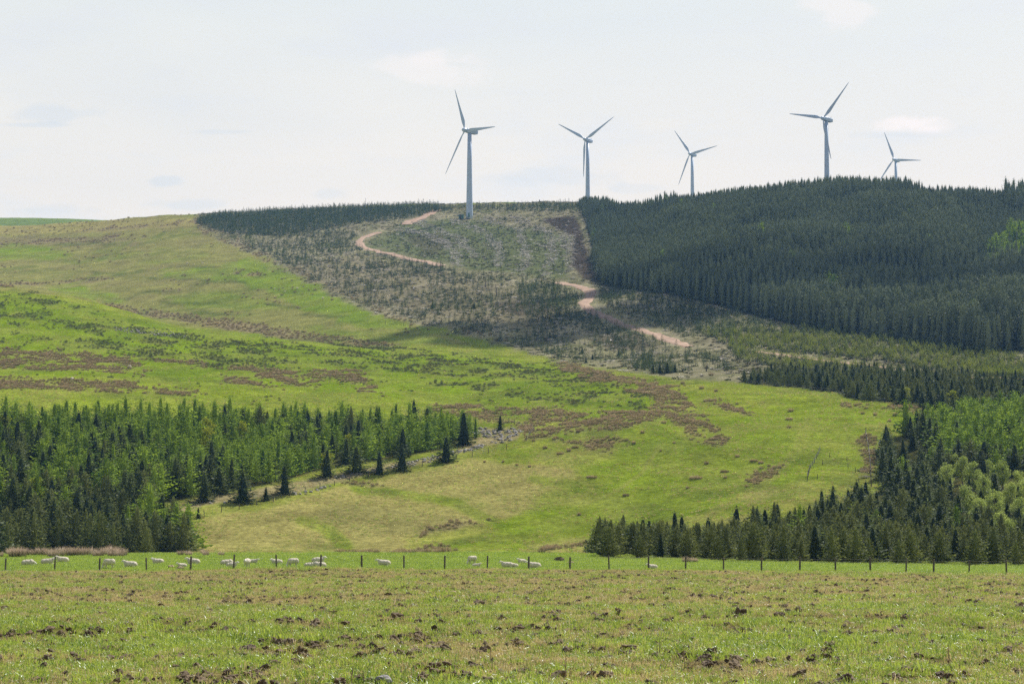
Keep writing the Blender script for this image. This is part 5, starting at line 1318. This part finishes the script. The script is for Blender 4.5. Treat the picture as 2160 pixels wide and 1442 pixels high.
far_fence([(1735,980),(1770,985),(1800,988),(1808,1000)], 6.0, 0.9, 'broken middle fence of the old sheepfold', (260, 480), r=0.06)
far_fence([(1750,965),(1782,972),(1792,972)], 5.0, 0.9, 'upper stub posts of the old sheepfold', (260, 480), r=0.06)
far_fence([(590,550),(640,572),(700,602),(760,630)], 9.0, 1.3, 'far boundary fence at the edge of the felled slope', (850, 1700), wire=False)
far_fence([(740,683),(820,685),(890,687),(960,690)], 9.0, 1.3, 'thin far fence crossing the bright slope below the felled ground', (740, 1400), wire=False)

# rubble and scree
RK = []
for k in range(4):
    me = lump(0.42, 1400 + k, 2, 0.6, 0.45); me.materials.append(M['stone']); RK.append(src('rock_source', me))
CRK = collection('c_rock', RK)
rub = [([(328,1082),(345,1088),(390,1100)], 4, .5), ([(432,1062),(480,1062),(520,1058)], 4, .5), ([(600,1044),(640,1042),(690,1030)], 5, .8), ([(700,1008),(740,1006),(770,1000)], 6, .9), ([(770,1000),(840,985),(900,972),(935,965)], 5, 1.2), ([(870,975),(920,965)], 8, 1.0), ([(955,955),(990,950),(1020,943)], 6, 1.2), ([(1010,912),(1040,915),(1080,915)], 10, .7), ([(1030,922),(1060,925),(1085,912)], 10, .7), ([(1040,935),(1070,930)], 6, .6)]
mr_ = np.maximum.reduce([mask(a, 3, 16, (300, 620), line=w) * s for a, w, s in rub])
P_ = scatter(mr_, 1.0, maxhide=8); print('rubble', len(P_))
stuff('rubble', 'grey stones of a fallen wall along the left plantation', P_, CRK, 4, smin=0.35, smax=1.2, tilt=0.4)
P_ = scatter(mask([(240,693),(290,700),(380,712),(330,702)], 4, 20, (520, 800), line=7), 0.28, maxhide=8)
stuff('wall_rubble', 'line of grey stones from an old wall in the dark rushes', P_, CRK, 4, smin=0.4, smax=1.1, tilt=0.4)
b = MB(); rr = random.Random(3)
for k in range(7): b.box((rr.uniform(-.9, .9), rr.uniform(-.3, .3), 0.08 + k * 0.05), (rr.uniform(1.0, 2.2), 0.22, 0.06), 0, rr.uniform(-.5, .5))
for q, (px, py, s) in enumerate([(1822,993,1.0),(1826,1008,1.3),(1920,946,1.4)]):
    o = obj('timber_pile', b.mesh('timber_pile', [M['deadwood']])); o.location = ground_at(px, py, 260, 520); o.rotation_euler = (0, 0, q * .6); o.scale = (s, s, s)
    tag(o, ['pale broken boards by the rickety fence, upper heap', 'pale broken boards by the rickety fence, lower heap', 'weathered timber lying in the clearing among the right hand trees'][q], 'timber pile')

# ------------------------------------------------------------------ forest track
def track(line, w, label, dr):
    pts = [ground_at(a, b, *dr) for a, b in line]
    # smooth in plan
    P = []
    for i in range(len(pts) - 1):
        p0, p1, p2, p3 = pts[max(i-1, 0)], pts[i], pts[i+1], pts[min(i+2, len(pts)-1)]
        n = max(2, int((p2 - p1).length / 4))
        for k in range(n):
            t = k / n; t2, t3 = t*t, t*t*t
            P.append(0.5 * ((2*p1) + (-p0 + p2)*t + (2*p0 - 5*p1 + 4*p2 - p3)*t2 + (-p0 + 3*p1 - 3*p2 + p3)*t3))
    P.append(pts[-1])
    V = []; F = []; m = 7
    for i, p in enumerate(P):
        d = P[min(i+1, len(P)-1)] - P[max(i-1, 0)]; d.z = 0; d.normalize(); s = Vector((-d.y, d.x, 0))
        ww = w * (0.92 + 0.16 * math.sin(i * .7) + .14 * math.sin(i * 1.9) + .1 * math.sin(i * 3.3))
        for k in range(m):
            f = (k / (m - 1) - .5); x, y = p.x + s.x * f * ww, p.y + s.y * f * ww
            V.append((x, y, 0))
    V = np.array(V); z = zat(V[:, 0], V[:, 1]).reshape(-1, m)
    zc = z.mean(1, keepdims=True); z = np.maximum(z, zc * .5 + z * .5) + 0.22
    z[:, 0] -= 0.35; z[:, -1] -= 0.35
    V[:, 2] = z.ravel()
    for i in range(len(P) - 1):
        for k in range(m - 1): a = i * m + k; F.append((a, a + 1, a + m + 1, a + m))
    tag(obj('dirt_track', mesh_np('dirt_track', V, np.array(F), [M['track']], smooth=True)), label, kind='structure')
track([(922,443),(905,451),(890,459),(868,466),(858,474)], 8, 'orange gravel track running over the crest', (1000, 1700))
track([(800,490),(775,498),(760,506),(759,514),(770,522),(800,531),(850,542),(900,552),(915,556),(935,561)], 5.2, 'orange gravel track curving round the felled hill', (850, 1700))
track([(1180,596),(1215,602),(1240,611),(1247,620),(1240,632),(1232,641),(1243,652),(1265,664),(1300,679),(1340,692),(1400,714),(1455,732)], 5.5, 'orange gravel track bending down past the big wood', (640, 1400))
track([(1600,742),(1660,750),(1760,763),(1850,774),(1950,787),(2040,797),(2170,806)], 3.4, 'orange gravel track between the gold tipped saplings', (540, 860))

# ------------------------------------------------------------------ dead trees, poles, kiosk
def dead_tree(px, py, hp, lab, dr, lean=0.0, seed=0):
    p = ground_at(px, py, *dr); h = hp / FPX * p.y; b = MB(); rr = random.Random(seed)
    b.tube([(0, 0, -.5), (lean * h * .4, 0, h * .5), (lean * h, 0, h)], [.22, .17, .08], 7)
    for k in range(9):
        z = rr.uniform(.35, .97) * h; a = rr.uniform(0, 6.28); L_ = rr.uniform(.5, 1.3); b.tube([(lean * z, 0, z), (lean * z + math.cos(a) * L_, math.sin(a) * L_, z + rr.uniform(-.1, .4))], [.06, .02], 4)
    o = obj('dead_tree', b.mesh('dead_tree', [M['bark']])); o.location = p; tag(o, lab, 'dead tree')
dead_tree(929, 572, 23, 'bare dead trunk standing below the track bend', (800, 1500), 0, 1)
dead_tree(1048, 623, 24, 'leaning dead trunk in the middle of the felled slope', (700, 1400), -.12, 2)
dead_tree(1024, 606, 14, 'short dead trunk left of the leaning one', (700, 1400), 0.02, 3)
dead_tree(1648, 763, 18, 'bare trunk standing beside the lower track', (540, 860), 0, 4)
dead_tree(1490, 783, 13, 'thin bare trunk low on the felled slope', (540, 860), 0, 5)
for px, py, hp, r, lab in ((1138, 441, 19, .45, 'dark wooden pole on the skyline between the two left turbines'), (771, 440, 23, .12, 'thin measuring mast on the skyline above the hilltop plantation')):
    p = ground_at(px, py, 1300, 1600); h = hp / FPX * p.y; b = MB(); b.tube([(0, 0, -1), (0, 0, h)], [r, r * .8], 8)
    if r > .3: b.tube([(-.3, 0, h * .93), (.3, 0, h * .95)], [.12, .12], 6)
    o = obj('pole' if r > .3 else 'mast', b.mesh('pole', [M['post'] if r > .3 else M['wire']])); o.location = p; tag(o, lab, 'pole' if r > .3 else 'mast')

# ------------------------------------------------------------------ wind turbines
def blade_mesh(R):
    st = [(0.0, .85, .85, 0), (.04, .85, .85, 0), (.09, 1.35, .75, 18), (.17, 2.35, .55, 16), (.24, 2.45, .46, 13), (.4, 1.95, .34, 8), (.6, 1.40, .24, 4), (.8, .95, .15, 1.5), (.93, .62, .09, 0), (.985, .35, .05, -1), (1.0, .10, .02, -1)]
    n = 14; V = []; F = []
    for (f, ch, th, tw) in st:
        c, s = math.cos(math.radians(tw)), math.sin(math.radians(tw))
        rnd = f < .06
        for k in range(n):
            a = 2 * math.pi * k / n
            if rnd: x, y = math.cos(a) * ch / 2, math.sin(a) * th / 2
            else:
                x = math.cos(a) * ch / 2; y = math.sin(a) * th / 2 * (0.55 + 0.45 * math.cos(a)) ; x += ch * .18
            V.append((x * c - y * s, x * s + y * c, f * R))
    for i in range(len(st) - 1):
        for k in range(n): F.append([i*n+k, i*n+(k+1)%n, (i+1)*n+(k+1)%n, (i+1)*n+k])
    F.append(list(range(n))[::-1]); F.append([(len(st)-1)*n+k for k in range(n)])
    return mesh_np('blade', V, F, [M['turbine']], smooth=True)
BLADE = blade_mesh(30.6)
b = MB()
prof = [(-2.2, .15), (-2.1, .5), (-1.7, .95), (-1.0, 1.25), (0.0, 1.38), (.9, 1.38), (1.1, 1.2)]
b.tube([(0, y, 0) for y, r in prof], [r for y, r in prof], 20); HUB = b.mesh('hub', [M['turbine']], True)
b = MB()
secs = [(-2.6, 1.0, 1.0, .1), (-2.0, 1.35, 1.35, .05), (.5, 1.55, 1.6, 0.05), (4.2, 1.5, 1.5, .1), (5.6, 1.35, 1.25, .2), (5.9, 1.1, 1.0, .25)]
V = []; F = []
for (y, wx_, wz, zc) in secs:
    for k in range(16):
        a = 2 * math.pi * (k + .5) / 16; ca_, sa = math.cos(a), math.sin(a); e = 0.45
        V.append((math.copysign(abs(ca_) ** e, ca_) * wx_, y, zc + math.copysign(abs(sa) ** e, sa) * wz))
for i in range(len(secs) - 1):
    for k in range(16): F.append([i*16+k, i*16+(k+1)%16, (i+1)*16+(k+1)%16, (i+1)*16+k])
F.append(list(range(16))[::-1]); F.append([(len(secs)-1)*16+k for k in range(16)])
b.add(V, F); b.box((0, 4.6, 2.0), (.5, .6, .7)); b.tube([(.3, 5.0, 1.4), (.3, 5.0, 2.7)], [.05, .05], 5); NAC = b.mesh('nacelle', [M['turbine']])
TUR = [(990.5, 277, 1375, 53, -26.4, 460, 'tall turbine standing in the open on the felled hill, its base fully visible'),
       (1239.5, 296, 1641, 34, -60.6, None, 'second turbine from the left, rising behind the left tip of the big wood'),
       (1460, 326, 1923, 35, -38.3, None, 'smaller distant turbine just left of centre over the big wood'),
       (1743, 252, 1409, 38.8, -76.7, None, 'largest looking turbine above the big wood, one blade straight down along its tower'),
       (1889.5, 338, 2012, 30.6, -22.7, None, 'most distant turbine, low over the wood at the right')]
for px, py, D_, psi, th0, base, lab in TUR:
    u, w = pdir(px, py); x = u * D_; hz = CAMZ + w * D_
    gz = float(zat(x, D_)[0])
    if base: g = ground_at(px, base, 1250, 1500); D_ = g.y; x = u * D_; hz = CAMZ + w * D_; gz = float(zat(x, D_)[0])
    gz = max(gz - 0.6, hz - 66) if not base else gz - .6
    H_ = hz - gz - 1.5
    root = empty('wind_turbine', (x, D_, gz)); tag(root, lab, 'wind turbine', 'wind turbines on the hill')
    m = MB(); zz = [0, .05 * H_, .35 * H_, .7 * H_, H_]; m.tube([(0, 0, z) for z in zz], [2.15, 2.1, 1.8, 1.5, 1.22], 28)
    tw = obj('tower', m.mesh('tower', [M['turbine']], True), root)
    if base:
        m = MB(); m.box((-.3, -2.12, 2.6), (.9, .12, 2.1)); m.box((-.3, -2.35, 1.3), (1.3, .7, .5)); obj('door', m.mesh('door', [M['kiosk']]), tw)
    a = -(math.radians(psi) + math.atan2(x, D_)); B = Matrix.Translation((0, 0, H_ + 1.5)) @ Matrix.Rotation(a, 4, 'Z') @ Matrix.Rotation(math.radians(-5), 4, 'X')
    nc = obj('nacelle', NAC, root); nc.matrix_local = B
    hb = obj('hub', HUB, root); hb.matrix_local = B @ Matrix.Translation((0, -3.7, 0))
    for k in range(3):
        bl = obj('blade', BLADE, root); bl.matrix_local = B @ Matrix.Translation((0, -3.7, 0)) @ Matrix.Rotation(math.radians(th0 + 120 * k), 4, 'Y') @ Matrix.Translation((0, 0, .6))
g = ground_at(973, 461, 1250, 1500); root = empty('transformer_kiosk', g); tag(root, 'small green metal cabin at the foot of the open turbine', 'transformer cabin')
m = MB(); m.box((0, 0, 1.1), (3.2, 2.4, 2.4)); obj('cabin_wall', m.mesh('cabin_wall', [M['kiosk']]), root)
m = MB(); m.box((0, 0, 2.42), (3.5, 2.7, .2)); obj('roof', m.mesh('roof', [M['wire']]), root)
m = MB(); m.box((-.5, -1.23, 1.1), (.95, .06, 1.9)); obj('door', m.mesh('door', [M['post']]), root)

# ------------------------------------------------------------------ clouds overhead, above the frame: they shade the hillside
cm = bpy.data.materials.new('cloud'); cm.use_nodes = True; t = cm.node_tree; t.nodes.clear()
d1 = N(t, 'ShaderNodeBsdfDiffuse', inp={'Color': (.9, .9, .9, 1)}); d2 = N(t, 'ShaderNodeBsdfTranslucent', inp={'Color': (.9, .9, .9, 1)}); d3 = N(t, 'ShaderNodeBsdfTransparent')
x1 = N(t, 'ShaderNodeMixShader', inp={0: .3}); x2 = N(t, 'ShaderNodeMixShader', inp={0: .12}); oo = N(t, 'ShaderNodeOutputMaterial')
t.links.new(d1.outputs[0], x1.inputs[1]); t.links.new(d2.outputs[0], x1.inputs[2]); t.links.new(x1.outputs[0], x2.inputs[1]); t.links.new(d3.outputs[0], x2.inputs[2]); t.links.new(x2.outputs[0], oo.inputs['Surface'])
def cloud(blobs, label, dr):
    bm = bmesh.new(); o0 = None; rr = random.Random(len(blobs))
    for px, py, hw_, hd in blobs:
        g = ground_at(px, py, *dr); c = g + sdir * (640 / sdir.z)
        if o0 is None: o0 = c
        for k in range(7):
            a = rr.uniform(0, 6.28); q = rr.uniform(0, .65)
            bmesh.ops.create_icosphere(bm, subdivisions=3, radius=1, matrix=Matrix.Translation((c.x - o0.x + math.cos(a) * q * hw_, c.y - o0.y + math.sin(a) * q * hd, rr.uniform(0, 14))) @ Matrix.Diagonal((hw_ * rr.uniform(.35, .6), hd * rr.uniform(.4, .65), rr.uniform(9, 18), 1)))
    for v in bm.verts: v.co += Vector((mnoise.noise(v.co * .05), mnoise.noise(v.co * .05 + Vector((9, 0, 0))), mnoise.noise(v.co * .05 + Vector((0, 9, 0))))) * 9
    me = bpy.data.meshes.new('cloud'); bm.to_mesh(me); bm.free()
    o = bpy.data.objects.new('cloud', me); COL.objects.link(o); r = o.modifiers.new('r', 'REMESH'); r.mode = 'VOXEL'; r.voxel_size = 3.0; r.use_smooth_shade = True
    me2 = bpy.data.meshes.new_from_object(o.evaluated_get(bpy.context.evaluated_depsgraph_get())); bpy.data.objects.remove(o); me2.materials.clear(); me2.materials.append(cm)
    o = obj('cloud', me2); o.location = o0; tag(o, label, kind='stuff')
cloud([(950, 690, 26, 13), (1060, 694, 34, 22), (1180, 688, 38, 30), (1290, 676, 38, 32), (1400, 660, 38, 28)], 'small drifting cloud high over the felled slope', (640, 1000))
cloud([(1380, 600, 40, 16), (1520, 605, 42, 17), (1680, 612, 45, 18), (1860, 618, 48, 18), (2040, 625, 45, 16)], 'long low cloud high over the big wood', (640, 1000))

# ------------------------------------------------------------------ air
hm = bpy.data.materials.new('haze_air'); hm.use_nodes = True; t = hm.node_tree; t.nodes.clear()
pv = N(t, 'ShaderNodeVolumePrincipled', inp={'Color': (0.24, 0.50, 1.0, 1), 'Density': HAZE, 'Anisotropy': 0.25}); o_ = N(t, 'ShaderNodeOutputMaterial'); t.links.new(pv.outputs[0], o_.inputs['Volume'])
b = MB(); zb = float(GZ.min()) - 1.0; b.box((0, 3150, (zb + 330) / 2), (9600, 6900, 330 - zb)); 
o = obj('haze', b.mesh('haze', [hm])); tag(o, 'thin blue air between the viewer and the hills', kind='stuff')
